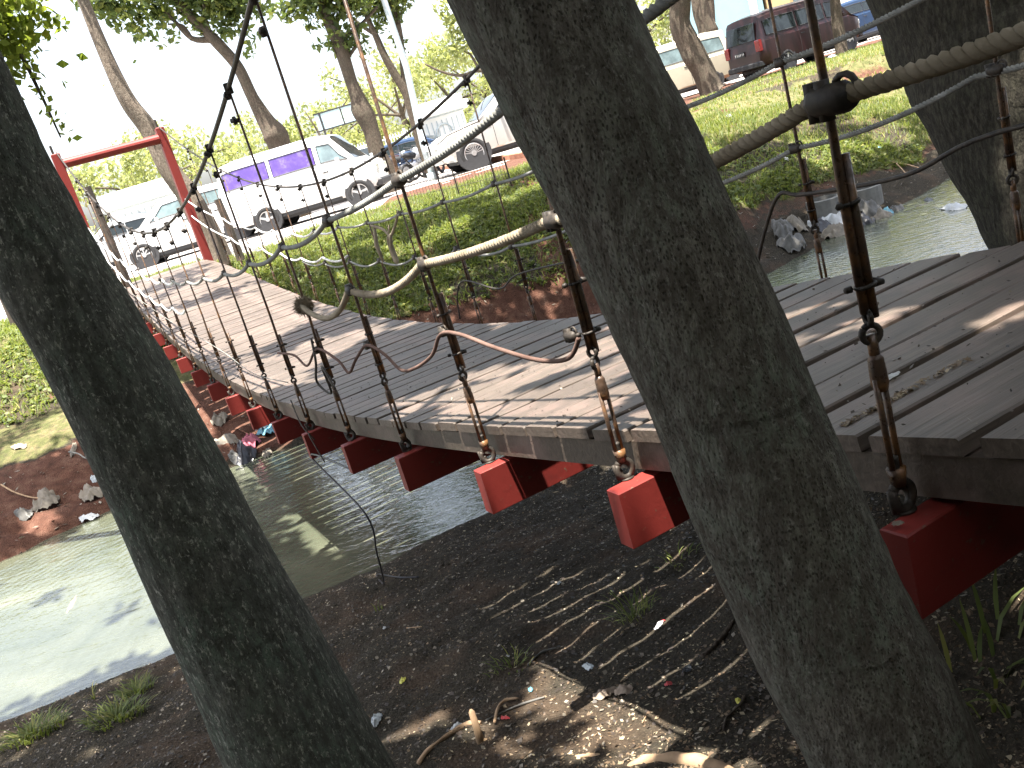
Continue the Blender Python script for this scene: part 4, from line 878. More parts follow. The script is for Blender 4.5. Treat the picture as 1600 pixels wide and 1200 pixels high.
# motorcycles
def moto(label, loc, rz, paint):
    c = empty('motorcycle', loc, rz, label=label, cat='motorcycle', group='motorcycles parked by the lamp pole')
    for x in (-.6, .62):
        wh = part('wheel', MB().ring((x, 0, .29), (0, 1, 0), .25, .045, 22, 8), MAT['tyre'], c, True)
        mb = MB().disc((x, 0, .29), (0, 1, 0), .05, .1, 10)
        for k in range(8): a = k * math.pi / 4; mb.tube([(x, 0, .29), (x + .23 * math.cos(a), 0, .29 + .23 * math.sin(a))], .006, 4)
        link('spokes', mb.mesh('spokes', MAT['rim']), wh)
    part('fork', MB().tube([(.62, .08, .29), (.42, .08, .95)], .02, 6).tube([(.62, -.08, .29), (.42, -.08, .95)], .02, 6), MAT['rim'], c)
    part('handlebar', MB().tube([(.34, .33, 1.03), (.42, .1, .98), (.42, -.1, .98), (.34, -.33, 1.03)], .014, 6), MAT['trim_black'], c)
    part('tank', MB().tube(smooth_pts([(.38, 0, .80), (.2, 0, .78), (0, 0, .72), (-.1, 0, .66)], 4), interp_list([.08, .14, .13, .07], 13), 12), MAT[paint], c, True)
    part('seat', MB().tube(smooth_pts([(-.02, 0, .74), (-.3, 0, .76), (-.62, 0, .82)], 4), interp_list([.09, .11, .06], 9), 10), MAT['trim_black'], c, True)
    part('engine', MB().box((.05, 0, .42), (.4, .24, .3), bev=.05), MAT['rim'], c)
    part('frame', MB().tube([(.4, 0, .85), (.25, 0, .35), (-.2, 0, .3), (-.6, 0, .29)], .025, 6).tube([(-.2, 0, .35), (-.55, 0, .72)], .02, 6), MAT['trim_black'], c)
    part('headlamp', MB().tube([(.46, 0, .9), (.56, 0, .88)], [.05, .085], 12), MAT['lamp_clear'], c)
    part('fender', MB().ring((.62, 0, .29), (0, 1, 0), .30, .03, 12, 6, a0=.3, a1=1.9, X=V((0, 0, 1))), MAT[paint], c)
for px, py, rz, pt, lb in ((632, 262, .5, 'paint_navy', 'dark blue motorcycle left of the lamp pole foot'), (652, 252, .9, 'paint_white', 'white motorcycle at the lamp pole foot'), (612, 268, .2, 'paint_maroon', 'motorcycle with red parts near the swollen kneed trunk'), (672, 246, 1.2, 'paint_grey', 'motorcycle nearest the silver car nose')):
    d = ray(px, py); y = 29 + (652 - px) * .02; moto(lb, V((d.x / d.y * y, y, -.78)), rz, pt)

# ------------------------------------------------------------------ street furniture and buildings
simple('sign_blue', (.42, .55, .58), .3, 0, .5, .05, 2); simple('pole_grey', (.42, .48, .50), .5, .2); simple('concrete', (.17, .165, .15), .85, 0, .2, .15, 12, .3); simple('wall_white', (.80, .80, .76), .8, 0, .2, .04, 2)
simple('wall_blue', (.20, .32, .36), .8, 0, .2, .04, 2); simple('wall_cream', (.36, .25, .13), .8, 0, .2, .05, 2); simple('fence_white', (.62, .66, .66), .6); simple('shutter_green', (.12, .24, .22), .5); simple('brick_red', (.30, .14, .09), .85, 0, .2, .3, 9, .4)
# sign board
d_ = 34.0
p1 = atR(506, 196, d_); c = empty('sign_board', grounded(atR(520, 290, d_)), 0, label='blank pale blue board on two dark posts above the white van', cat='sign')
def rel(o, name, mb, mat, smooth=False):
    q = part(name, mb, MAT[mat], o, smooth); q.matrix_parent_inverse = Matrix.Translation(-o.location); return q
A1, A2, A3, A4 = atR(490, 180, d_), atR(561, 164, d_), atR(566, 185, d_), atR(497, 202, d_)
# board is upright and faces the camera side, as a real box
lft = (A1 + A4) / 2; rgt = (A2 + A3) / 2; hx = (rgt - lft); wd = math.hypot(hx.x, hx.y); X1 = V((hx.x, hx.y, 0)).normalized(); Yn = V((0, 0, 1)).cross(X1); zc_ = (lft.z + rgt.z) / 2; cc = (lft + rgt) / 2; hb = .54
for k, (a_, b_) in enumerate(((0, .58), (.60, 1.0))):
    rel(c, 'panel', MB().box(cc + X1 * (wd * ((a_ + b_) / 2 - .5)), (wd * (b_ - a_) - .03, .06, hb), (X1, Yn, V((0, 0, 1)))), 'sign_blue')
rel(c, 'frame', MB().box(cc + V((0, 0, hb / 2 + .02)), (wd + .06, .09, .045), (X1, Yn, V((0, 0, 1)))).box(cc - V((0, 0, hb / 2 + .02)), (wd + .06, .09, .045), (X1, Yn, V((0, 0, 1)))).box(cc + X1 * wd * .09, (.04, .09, hb), (X1, Yn, V((0, 0, 1)))).box(cc + X1 * wd * .5, (.06, .10, hb), (X1, Yn, V((0, 0, 1)))), 'trim_black')
for k in (-.38, .48):
    q = cc + X1 * wd * k - Yn * .06; rel(c, 'post', MB().tube([(q.x, q.y, cc.z + hb / 2), (q.x, q.y, -.8)], .035, 8), 'trim_black')
# lamp pole
d_ = 25.0; pp = pxs([(675, 270), (665, 215), (650, 150), (635, 105), (600, 0), (565, -110)], d_); b = grounded(pp[0])
c = empty('lamp_post', b, 0, label='tall pale grey lamp pole beside the forked tree', cat='lamp post')
rel(c, 'pole', MB().tube([b, b + V((0, 0, 1)), pp[3], pp[4], pp[5]], [.10, .095, .085, .078, .07], 14), 'pole_grey', True)
rel(c, 'base_collar', MB().tube([b, b + V((0, 0, .25))], .15, 14), 'pole_grey', True)
pb_ = pxs([(594, 285), (580, 225)], 24.8); b = grounded(pb_[0]); c = empty('guard_pole', b, 0, label='thin pale pole in front of the swollen kneed trunk', cat='pole')
rel(c, 'pole', MB().tube([b, b + V((0, 0, 1.15))], .035, 10), 'pole_grey', True)
# low kerb by the silver car
k0 = atZ(615, 277, -.78); k1 = atZ(850, 241, -.78); d = (k1 - k0); d.z = 0; u = d.normalized(); kb = empty('kerb', (k0.x, k0.y, -.78), 0, label='low reddish brown kerb in front of the silver car', cat='kerb')
nn_ = int(d.length / .5)
kbm = MB().box((0, 0, .05), (.49, .18, .16), bev=.015).mesh('kerb_stone', MAT['brick_red'])
for i in range(nn_):
    o = link('kerb_stone', kbm, kb); o.location = u * (i * .5 + .25); o.rotation_euler = (rnd.uniform(-.02, .02), 0, math.atan2(u.y, u.x) + rnd.uniform(-.02, .02))
# railing along the far side of the car park
def railing(p, q, h, label, step_=.14):
    p = V(p); q = V(q); d = q - p; L_ = d.length; u = d.normalized(); c = empty('railing_fence', p, 0, label=label, cat='fence')
    mb = MB(); n_ = int(L_ / step_)
    for i in range(n_): mb.box(u * (i * step_) + V((0, 0, h / 2)), (.035, .035, h))
    tag(part('bars', mb, MAT['fence_white'], c), kind='stuff')
    part('rail', MB().box(d / 2 + V((0, 0, h * .92)), (L_, .05, .06), (u, V((-u.y, u.x, 0)), V((0, 0, 1)))), MAT['fence_white'], c); part('rail', MB().box(d / 2 + V((0, 0, h * .15)), (L_, .05, .06), (u, V((-u.y, u.x, 0)), V((0, 0, 1)))), MAT['fence_white'], c)
    for i in range(0, n_, 18): part('post', MB().box(u * (i * step_) + V((0, 0, h / 2 + .05)), (.12, .12, h + .1)), MAT['fence_white'], c)
railing((-17, 42, -.78), (-4.2, 44, -.78), 1.5, 'white railing fence behind the white van and sign board'); railing((-3.9, 44, -.78), (1.0, 45, -.78), 1.9, 'taller pale railing behind the motorcycles'); railing((-32, 40, -.78), (-17.4, 42, -.78), 1.6, 'white railing fence seen through the gate opening')
# gate pillar houses
def pillar(px, d, w, h, label, seed):
    b = atR(px, 228 - .298 * (px - 682), d); b = V((b.x, b.y, -.78)); c = empty('gate_pavilion', b, 0, label=label, cat='pavilion')
    part('wall', MB().box((0, 0, h / 2), (w, 1.4, h)), MAT['wall_white'], c); part('roof', MB().box((0, 0, h + .12), (w + .6, 2.0, .30), bev=.05), MAT['wall_white'], c); part('roof', MB().box((0, 0, h + .42), (w + .2, 1.5, .28), bev=.04), MAT['wall_white'], c)
    g = part('grille', MB().ring((0, -.74, h * .62), (0, 1, 0), .34, .035, 22, 5), MAT['pole_grey'], c)
    mb = MB()
    for k in range(-4, 5): mb.box((k * w / 9, -.73, h * .5), (.04, .03, h * .75))
    link('grille_bar', mb.mesh('grille_bar', MAT['pole_grey']), g); part('cornice', MB().box((0, -.01, h * .97), (w + .1, 1.5, .08)), MAT['pole_grey'], c)
pillar(700, 40, 1.9, 2.0, 'white pavilion with a round grille ornament above the silver car bonnet', 1); pillar(238, 37, 2.2, 1.9, 'white pavilion block seen through the red gate', 2)
# light blue hall with pointed arch window
d_ = 52; b = atR(1190, 60, d_); b = V((b.x, b.y, -.78)); f_ang = math.atan2(b.x, b.y); c = empty('blue_hall', b, -f_ang + .12, label='light blue hall with a cream bay and tall pointed arch behind the vans', cat='building')
part('wall', MB().box((-1.7, 2, 4), (4.2, 4, 8)), MAT['wall_blue'], c); part('bay', MB().box((1.1, 1.9, 4), (1.1, 4.2, 8)), MAT['wall_cream'], c); part('wall', MB().box((6.0, 2.2, 4), (8, 4, 8)), MAT['wall_white'], c)
part('pilaster', MB().box((-.1, -.02, 4), (.35, .3, 8)), MAT['wall_white'], c); part('pilaster', MB().box((-2.2, -.02, 4), (.3, .3, 8)), MAT['wall_white'], c)
for cx in (2.6, 6.4):
    pts = []; hw_ = .85; 
    for k in range(9): t = k / 8; pts.append((cx - hw_ + hw_ * (1 - math.cos(t * 1.25)) / (1 - math.cos(1.25)) * 1.0, 2.3 + 1.9 * math.sin(t * 1.25) / math.sin(1.25)))
    outl = [(cx - hw_, 1.0)] + pts + [(2 * cx - x, z) for x, z in pts[::-1][1:]] + [(cx + hw_, 1.0)]
    w_ = part('arch_window', MB().add([V((x, .17, z)) for x, z in outl] + [V((x, .28, z)) for x, z in outl], [tuple(range(len(outl)))] + [(i, i + 1, len(outl) + i + 1, len(outl) + i) for i in range(len(outl) - 1)]), MAT['glass_light'], c)
    link('arch_frame', MB().tube([(x, .12, z) for x, z in outl], .09, 6).mesh('arch_frame', MAT['wall_cream']), w_)
    for k in range(5):
        z = 1.4 + k * .5; h_ = hw_ - .1 - max(0, z - 2.3) * .3
        link('slat', MB().box((cx, .11, z), (h_ * 2, .06, .07)).mesh('slat', MAT['shutter_green']), w_)
part('roof', MB().box((2.8, 2, 8.15), (13.6, 4.6, .3)), MAT['wall_white'], c)
# pale house behind the minivan
d_ = 64; b = atR(1040, 95, d_); b = V((b.x, b.y, -.78)); c = empty('white_house', b, -.2, label='pale house with small windows above the beige minivan', cat='house')
part('wall', MB().box((0, 2, 1.9), (12, 4, 3.8)), MAT['wall_white'], c); part('roof', MB().box((0, 1.8, 3.95), (12.8, 4.8, .25)), MAT['concrete'], c)
for k in range(6):
    w_ = part('window', MB().box((-5 + k * 2, -.02, 2.2), (1.0, .06, 1.1)), MAT['glass_light'], c); link('frame', MB().box((-5 + k * 2, -.05, 2.2), (.06, .04, 1.1)).box((-5 + k * 2, -.05, 1.62), (1.15, .08, .07)).mesh('frame', MAT['wall_white']), w_)
d_ = 60; b = atR(1320, 25, d_); b = V((b.x, b.y, -.78)); c = empty('annex', b, -.4, label='pale low annex wall behind the dark blue car', cat='building')
part('wall', MB().box((2, 2, 1.7), (9, 4, 3.4)), MAT['wall_cream'], c); part('roof', MB().box((2, 1.8, 3.5), (9.6, 4.8, .22)), MAT['wall_white'], c)
for k in range(3): part('door', MB().box((0 + k * 2.2, -.02, 1.0), (.9, .06, 2.0)), MAT['pole_grey'], c)
# fine wire fence on the grass edge
w0 = hit(640, 330); w1 = hit(800, 292); c = empty('wire_fence', w0, 0, label='thin drooping wire mesh fence along the top of the grass slope', cat='fence')
mb = MB(); d = (w1 - w0)
for i in range(34): mb.tube([d * (i / 33), d * (i / 33) + V((0, 0, .42))], .0035, 3, cap=False)
for k in range(3): mb.tube([V((0, 0, .05 + .18 * k)), d * .5 + V((0, 0, .02 + .18 * k)), d + V((0, 0, .05 + .18 * k))], .004, 3, cap=False)
tag(part('mesh_wire', mb, MAT['iron'], c), kind='stuff')
for k in (0, .5, 1): part('post', MB().tube([d * k - V((0, 0, .1)), d * k + V((0, 0, .5))], .015, 6), MAT['iron'], c)

# ------------------------------------------------------------------ ground cover
def scatter(n_, xr, yr, seed, cond):
    R = np.random.RandomState(seed); x = R.uniform(*xr, n_); y = R.uniform(*yr, n_); k = cond(x, y, R); x = x[k]; y = y[k]; return x, y, ground(x, y), R
def blades(name, n_, xr, yr, seed, cond, h, w, mat, label, lean=.5):
    x, y, z, R = scatter(n_, xr, yr, seed, cond); m = len(x); P = np.stack([x, y, z - .005], -1)
    a = R.rand(m) * 6.283; d = np.stack([np.cos(a), np.sin(a), 0 * a], -1); s_ = np.stack([-np.sin(a), np.cos(a), 0 * a], -1)
    hh = (h * (.45 + .9 * R.rand(m)))[:, None]; ww = w * (.6 + .8 * R.rand(m))[:, None]; ln = (lean * (.3 + R.rand(m)))[:, None]
    up_ = np.array([[0, 0, 1.]])
    v0 = P - s_ * ww / 2; v1 = P + s_ * ww / 2; v2 = P + s_ * ww * .45 + up_ * hh * .6 + d * hh * ln * .4; v3 = P - s_ * ww * .45 + up_ * hh * .6 + d * hh * ln * .4; v4 = P + up_ * hh * .92 + d * hh * ln
    v4b = v4 + s_ * ww * .06
    vs = np.stack([v0, v1, v2, v3, v4b, v4], 1).reshape(-1, 3); b = np.arange(m)[:, None] * 6
    f = np.concatenate([b + np.array([[0, 1, 2, 3]]), b + np.array([[3, 2, 4, 5]])]); o = link(name, npmesh(name, vs, f, MAT[mat])); return tag(o, label, cat='grass', kind='stuff')
def gcond(lo, far=None):
    def c(x, y, R):
        g, r, rd = masks(x, y); g = np.where(rd > .05, 0, g); pr = g * (1 if far is None else np.clip(far / y, 0, 1)); pr = pr * (.35 + .9 * (fbm(x * 1.6 + 30, y * 1.6, 3)));
        px = np.abs(x / y) < .78; return (R.rand(len(x)) < pr) & (pr > lo) & px
    return c
blades('grass', 190000, (-10, 11), (10.5, 18), 71, gcond(.05), (.105), .012, 'grass_blade', 'short green grass on the far river bank', .9)
blades('grass', 90000, (-13, 20), (17, 30), 72, gcond(.05), .07, .018, 'grass_blade', 'sunlit grass by the parked cars', .9)
blades('dry_grass', 26000, (-10, 16), (10.5, 26), 73, gcond(.05), .07, .009, 'grass_dry', 'dry straw coloured grass among the green', 1.3)
# broad leaved weeds
def weeds(name, n_, xr, yr, seed, cond, size, mat, label):
    x, y, z, R = scatter(n_, xr, yr, seed, cond); m = len(x); k = 5
    P = np.repeat(np.stack([x, y, z + .02], -1), k, 0); P += R.normal(size=P.shape) * np.array([.03, .03, .018]); P[:, 2] += .02 * R.rand(len(P))
    m = len(P); nr = R.normal(size=(m, 3)) * .5; nr[:, 2] = 1; nr /= np.linalg.norm(nr, axis=1)[:, None]; t = np.cross(nr, R.normal(size=(m, 3))); t /= np.linalg.norm(t, axis=1)[:, None]; b = np.cross(nr, t); L = size * (.5 + R.rand(m, 1)); Wd = L * .55
    vs = np.stack([P - t * L / 2, P + b * Wd / 2, P + t * L / 2, P - b * Wd / 2], 1).reshape(-1, 3); return tag(link(name, npmesh(name, vs, np.arange(m * 4).reshape(-1, 4), MAT[mat])), label, cat='weeds', kind='stuff')
weeds('weeds', 30000, (-8, 8), (10.5, 16), 74, gcond(.1), .065, 'grass_blade', 'low broad leaved weeds on the far bank slope')
def ncond(p0, r):
    def c(x, y, R): return ((x - p0.x) ** 2 + (y - p0.y) ** 2 < r * r * R.rand(len(x)) ** .7) 
    return c
def tuft(px, py, r, n_, h, label, seed, w=.008, lean=1.0):
    p = hit(px, py); R = np.random.RandomState(seed); m = n_
    a0 = R.rand(m) * 6.283; rr = r * R.rand(m) ** .8; x = p.x + np.cos(a0) * rr; y = p.y + np.sin(a0) * rr; z = ground(x, y)
    base = V((p.x, p.y, p.z)); a = a0 + R.normal(size=m) * .6; hh = h * (.5 + .8 * R.rand(m)); vs = []; 
    P = np.stack([x - p.x, y - p.y, z - p.z], -1); d = np.stack([np.cos(a), np.sin(a), 0 * a], -1); s_ = np.stack([-np.sin(a), np.cos(a), 0 * a], -1); out = []
    for t, wk in ((0, .7), (.35, 1), (.7, .75), (1, .05)):
        q = P + d * (hh * lean * (t ** 1.6) * .8)[:, None] + np.array([[0, 0, 1.]]) * (hh * (t - .45 * t * t))[:, None]; out += [q - s_ * w * wk / 2, q + s_ * w * wk / 2]
    vs = np.stack(out, 1).reshape(-1, 3); b = np.arange(m)[:, None] * 8; f = np.concatenate([b + np.array([[0 + 2 * k, 1 + 2 * k, 3 + 2 * k, 2 + 2 * k]]) for k in range(3)])
    o = link('grass_tuft', npmesh('grass_tuft', vs, f, MAT['grass_blade'])); o.location = base; tag(o, label, 'grass tuft')
tuft(185, 1125, .16, 190, .11, 'leafy green grass tuft on the soil left of the dark trunk', 81, .009)
tuft(215, 1085, .10, 110, .10, 'smaller grass tuft just behind the larger one by the left water edge', 84, .008)
tuft(50, 1150, .20, 240, .12, 'spreading grass clump in the bottom left corner', 82, .009)
tuft(20, 1120, .14, 120, .13, 'grass at the left photo edge by the water', 86, .008)
tuft(148, 1092, .03, 9, .10, 'few thin blades at the water edge left of the trunk', 83, .006)
tuft(212, 1068, .03, 12, .10, 'sparse blades overhanging the bright water', 85, .006)
tuft(592, 955, .03, 7, .10, 'lone blades on dark soil near the water edge', 87, .006, .3)
tuft(990, 965, .09, 60, .12, 'dark narrow leaved clump on the soil near the middle trunk', 88, .005)
tuft(800, 1045, .10, 40, .07, 'short grassy sprigs on the soil left of the white stick', 89, .005)
tuft(1560, 1060, .15, 34, .18, 'dark strappy plant in the lower right corner', 90, .012, .8)
tuft(1060, 880, .10, 30, .06, 'small green sprigs on the soil right under the hanging red beam', 91, .006)
# litter of the near bank
def near(x, y): return (np.interp(x, NX, NY) - y > .1)
x, y, z, R = scatter(260000, (-4.4, 3.0), (.9, 8.0), 92, lambda x, y, R: near(x, y) & (R.rand(len(x)) < .12 + 1.5 * np.clip(1 - (y - 1) / 2.3, 0, 1) * np.clip((x + .9) / .8, 0, 1)))
tag(flakes('leaf_litter', np.stack([x, y, z + .001], -1), None, .0145, 'litter', 93), 'fallen leaflets and husks on the near bank soil', 'leaf litter', kind='stuff')
x, y, z, R = scatter(60000, (-4.4, 3.0), (.9, 8.0), 94, lambda x, y, R: near(x, y))
tag(flakes('soil_crumbs', np.stack([x, y, z + .002], -1), None, .016, 'seed', 95, asp=.8), 'dark soil crumbs and bits on the near bank', 'soil crumbs', kind='stuff')
# far bank debris
x, y, z, R = scatter(30000, (-9, 9), (8.9, 16.5), 96, lambda x, y, R: (lambda v: (v > -.02) & (v < 1.7) & (R.rand(len(x)) < .35))(y - np.interp(x, FX, FY)))
tag(flakes('flood_debris', np.stack([x, y, z + .004], -1), None, .05, 'wrack', 97, asp=.35), 'twigs and scraps washed up along the far bank', 'debris', kind='stuff')

def crumple(name, label, cat, p, size, mat, seed, flat=.5, group=None):
    R = np.random.RandomState(seed); n_ = 15; u, v = np.meshgrid(np.linspace(-1, 1, n_), np.linspace(-1, 1, n_)); sx, sy = size if hasattr(size, '__len__') else (size, size)
    ang = np.arctan2(v, u); o1 = R.rand(4) * 20
    rad = .62 + .75 * fbm(np.cos(ang) * 1.3 + o1[0] + 3, np.sin(ang) * 1.3 + o1[1] + 3, 3)
    k = np.sqrt(u * u + v * v) + 1e-6; m_ = np.maximum(abs(u), abs(v)); u2 = u / k * m_ * rad; v2 = v / k * m_ * rad
    x = u2 * sx / 2; y = v2 * sy / 2; s_ = min(sx, sy)
    z = (np.abs(fbm(u * 1.7 + o1[2], v * 1.7 + o1[3], 4) - .5) * 1.7 + .55 * (1 - m_ ** 2)) * s_ * flat
    r = R.rand() * 6.28; idx = np.arange(n_ * n_).reshape(n_, n_); f = np.stack([idx[:-1, :-1], idx[:-1, 1:], idx[1:, 1:], idx[1:, :-1]], -1).reshape(-1, 4)
    X = x * math.cos(r) - y * math.sin(r); Y = x * math.sin(r) + y * math.cos(r)
    hz = ground(X + p.x, Y + p.y) - p.z if name not in NOFLOOR and p.z > WATER + .02 and 'deck' not in label and 'beam' not in label[-12:] else 0 * X
    hz = np.clip(hz, -.3, .3)
    o = link(name, npmesh(name, np.stack([X, Y, z + hz], -1).reshape(-1, 3), f, MAT[mat], True)); o.location = p + V((0, 0, .003)); return tag(o, label, cat, group)
NOFLOOR = ('floating_bag', 'floating_scrap', 'floating_branch')
simple('plastic_white', (.48, .49, .49), .35, 0, .5, .1, 30); simple('plastic_blue', (.12, .30, .38), .4, 0, .5, .2, 20); simple('plastic_yellow', (.62, .58, .10), .4, 0, .5, .3, 40); simple('cloth_pink', (.42, .12, .16), .7); simple('plastic_black', (.03, .03, .035), .35)
simple('card_brown', (.27, .21, .16), .8, 0, .2, .2, 20); simple('sack_pale', (.19, .165, .13), .6, 0, .3, .2, 16); simple('plastic_red', (.5, .05, .05), .4); simple('bag_clear', (.42, .46, .48), .25, 0, .6, .15, 30); simple('plastic_grey', (.11, .105, .095), .5, 0, .3, .25, 14); simple('root_tan', (.34, .23, .14), .8, 0, .2, .2, 14, .4)
G1 = 'rubbish washed up on the river banks'
for i, (px, py, w, mat, nm, lb) in enumerate([
    (630, 1066, (.05, .035), 'plastic_yellow', 'wrapper', 'yellow wrapper scrap on the dark soil'),
    (588, 1130, (.10, .05), 'bag_clear', 'plastic_bag', 'clear plastic bag knot beside the left trunk foot'),
    (713, 1140, (.05, .04), 'plastic_white', 'paper_scrap', 'white crumpled scrap behind the tan root'),
    (1030, 980, (.045, .03), 'plastic_white', 'wrapper', 'white and red sweet wrapper on the shaded soil'),
    (1037, 975, (.02, .015), 'plastic_red', 'wrapper', 'tiny red scrap touching the white wrapper'),
    (945, 1088, (.10, .05), 'card_brown', 'dead_leaf', 'left half of the curled brown dead leaf with pale veins'),
    (975, 1083, (.09, .05), 'card_brown', 'dead_leaf', 'right half of the curled brown dead leaf with pale veins'),
    (795, 1028, (.02, .015), 'plastic_white', 'paper_scrap', 'tiny white scrap among the light stripes'),
    (875, 915, (.03, .02), 'bag_clear', 'plastic_scrap', 'small bluish scrap on the soil below the second red beam'),
    (920, 1045, (.10, .03), 'bag_clear', 'plastic_strip', 'grey plastic strip stretched on the soil'),
    (830, 1080, (.03, .02), 'plastic_blue', 'plastic_scrap', 'dark blue scrap beside the white stick'),
    (1075, 1050, (.07, .03), 'plastic_black', 'plastic_scrap', 'black crumpled scrap near the striped shadows'),
    (790, 1125, (.05, .02), 'plastic_red', 'plastic_scrap', 'red scrap under the small arching root'),
    (1155, 1100, (.02, .02), 'plastic_yellow', 'leaf', 'yellow leaf on the litter near the middle trunk'),
    (1045, 1072, (.03, .025), 'plastic_red', 'leaf', 'dull red leaf lying on the litter'),
    (602, 985, (.02, .02), 'plastic_white', 'paper_scrap', 'white speck on dark soil above the yellow wrapper'),
    (508, 1005, (.02, .02), 'sack_pale', 'paper_scrap', 'pale speck beside the left trunk'),
    (75, 790, (.35, .25), 'sack_pale', 'rag_heap', 'pale shredded rag heap on the red bank at left'),
    (145, 775, (.32, .22), 'sack_pale', 'rag_heap', 'grey shredded rag heap next to the left trunk'),
    (140, 812, (.28, .12), 'plastic_white', 'plastic_sheet', 'white flattened sheet at the water edge at left'),
    (38, 805, (.12, .20), 'plastic_grey', 'sandal', 'pale grey sole shaped scrap at the far left'),
    (115, 705, (.25, .06), 'sack_pale', 'rag', 'twisted pale rag near the path edge'),
    (148, 752, (.08, .08), 'bag_clear', 'plastic_scrap', 'small grey scrap on the red earth by the left trunk'),
    (30, 700, (.2, .1), 'card_brown', 'rag', 'brown scrap at the top of the red bank'),
    (345, 660, (.24, .2), 'sack_pale', 'rag', 'white hooked rag under the bridge'),
    (355, 690, (.12, .35), 'sack_pale', 'rag', 'long pale rag hanging down under the bridge'),
    (390, 697, (.22, .3), 'cloth_pink', 'cloth', 'dusty pink cloth on the bank under the bridge'),
    (425, 678, (.22, .34), 'plastic_blue', 'bag', 'blue and white bag wedged by the red beams'),
    (415, 670, (.2, .2), 'plastic_white', 'bag', 'pale top of the bag wedged by the red beams'),
    (385, 715, (.35, .22), 'plastic_black', 'bag', 'black bag heap at the water edge under the bridge'),
    (420, 712, (.3, .12), 'sack_pale', 'rag', 'pinkish pale rag at the water edge under the bridge'),
    (372, 722, (.25, .12), 'plastic_grey', 'rag', 'grey rag touching the water near the left trunk'),
    (1225, 365, (.30, .2), 'plastic_grey', 'rag', 'grey rag heap nearest the middle trunk on the far bank'),
    (1240, 355, (.28, .18), 'sack_pale', 'bag', 'tan and white bag on the far bank left of the hanger'),
    (1240, 388, (.25, .25), 'plastic_grey', 'bag', 'grey bag hanging into the water on the far bank'),
    (1272, 353, (.12, .10), 'plastic_white', 'paper_scrap', 'bright white scrap behind the far hanger'),
    (1310, 348, (.28, .16), 'plastic_white', 'bag', 'white plastic bag beside the concrete ring'),
    (1308, 375, (.36, .2), 'sack_pale', 'bag', 'brownish bag at the water edge beside the front hanger'),
    (1285, 362, (.2, .16), 'plastic_black', 'bag', 'dark bag between the two white scraps'),
    (1358, 335, (.28, .22), 'plastic_grey', 'sack', 'pale striped sack sloping to the water'),
    (1378, 350, (.26, .2), 'sack_pale', 'sack', 'shaggy tan sack end beside a blue scrap'),
    (1388, 345, (.14, .16), 'plastic_blue', 'bag', 'blue bag at the tip of the shaggy sack'),
    (1348, 355, (.26, .2), 'plastic_black', 'bag', 'black bag lying against the sacks by the water'),
    (1400, 335, (.2, .12), 'plastic_grey', 'rag', 'dark grey rag right of the sacks'),
    (1230, 253, (.16, .08), 'plastic_white', 'paper_scrap', 'white paper low on the grassy bank right of the middle trunk'),
    (1443, 185, (.2, .1), 'plastic_white', 'paper_scrap', 'white paper at the top of the red bank behind the rope'),
    (1300, 90, (.3, .15), 'bag_clear', 'plastic_bag', 'pale plastic bag on the grass under the brown trunk'),
    (1140, 184, (.14, .1), 'plastic_white', 'paper_scrap', 'white scrap on the sunlit grass right of the middle trunk'),
    (1145, 243, (.14, .07), 'plastic_yellow', 'leaf', 'yellow leaf on the grass right of the middle trunk'),
    (1375, 232, (.08, .05), 'plastic_blue', 'plastic_scrap', 'small light blue scrap on the bank'),
    (1390, 573, (.0, .0), '', '', '')]):
    if not nm: continue
    if px > 1200 and 330 < py < 395: w = (w[0] * 1.5, w[1] * 1.6)
    crumple(nm, lb, nm.replace('_', ' '), hit(px, py), w, mat, 300 + i, .62)
# paper on the deck
dp = atD(1390, 572, 1.2); s_ = dp.dot(A); dp.z = zdk(s_) + .003; t_ = atZ(1390, 572, dp.z); t_.z = zdk(t_.dot(A)) + .002
crumple('paper_scrap', 'torn white paper on the deck planks beside the nearest rod', 'paper scrap', t_, (.045, .018), 'plastic_white', 390, .25)
bt_ = SD(.97, 1.0, zdk(1.0) - .112); crumple('dead_leaf', 'curled pale leaf on top of the nearest red beam', 'dead leaf', bt_, (.02, .012), 'sack_pale', 391, .5)
# floating things
for px, py, w, mat, nm, lb in [(1490, 325, (.42, .26), 'plastic_white', 'floating_bag', 'pale half sunk bag floating right in the river'), (1450, 312, (.3, .12), 'plastic_black', 'floating_scrap', 'dark half sunk bag left of the pale floating bag'), (1545, 300, (.34, .12), 'plastic_grey', 'floating_scrap', 'flat pale scrap floating beside the upper right trunk'), (1440, 320, (.22, .06), 'sack_pale', 'floating_scrap', 'light foam strip floating left of the dark bag'), (1560, 322, (.25, .06), 'bag_clear', 'floating_scrap', 'bluish scrap floating close to the upper right trunk'), (112, 944, (.32, .06), 'card_brown', 'floating_branch', 'small driftwood piece on the bright water at left'), (1420, 330, (.15, .05), 'plastic_grey', 'floating_scrap', 'tiny grey scrap floating nearest the sacks')]:
    p = atZ(px, py, WATER); o = crumple(nm, lb, 'floating rubbish', V((p.x, p.y, WATER - .01)), w, mat, int(px), .3)
# concrete rings on the far bank
for px, py, r_, lb in ((1292, 342, .25, 'broken concrete ring on the far bank behind the white bag'), (1352, 322, .27, 'second concrete ring higher on the far bank')):
    p = hit(px, py); c = empty('concrete_ring', p, 0, label=lb, cat='concrete ring'); mb = MB(); nn = 24; prof = [(r_, -.15), (r_, .27), (r_ - .05, .28), (r_ - .055, 0)]; vs = [V((math.cos(2 * math.pi * k / nn) * a, math.sin(2 * math.pi * k / nn) * a, z)) for a, z in prof for k in range(nn)]
    part('wall', mb.add(vs, [(i * nn + k, i * nn + (k + 1) % nn, (i + 1) * nn + (k + 1) % nn, (i + 1) * nn + k) for i in range(3) for k in range(nn)]), MAT['concrete'], c)
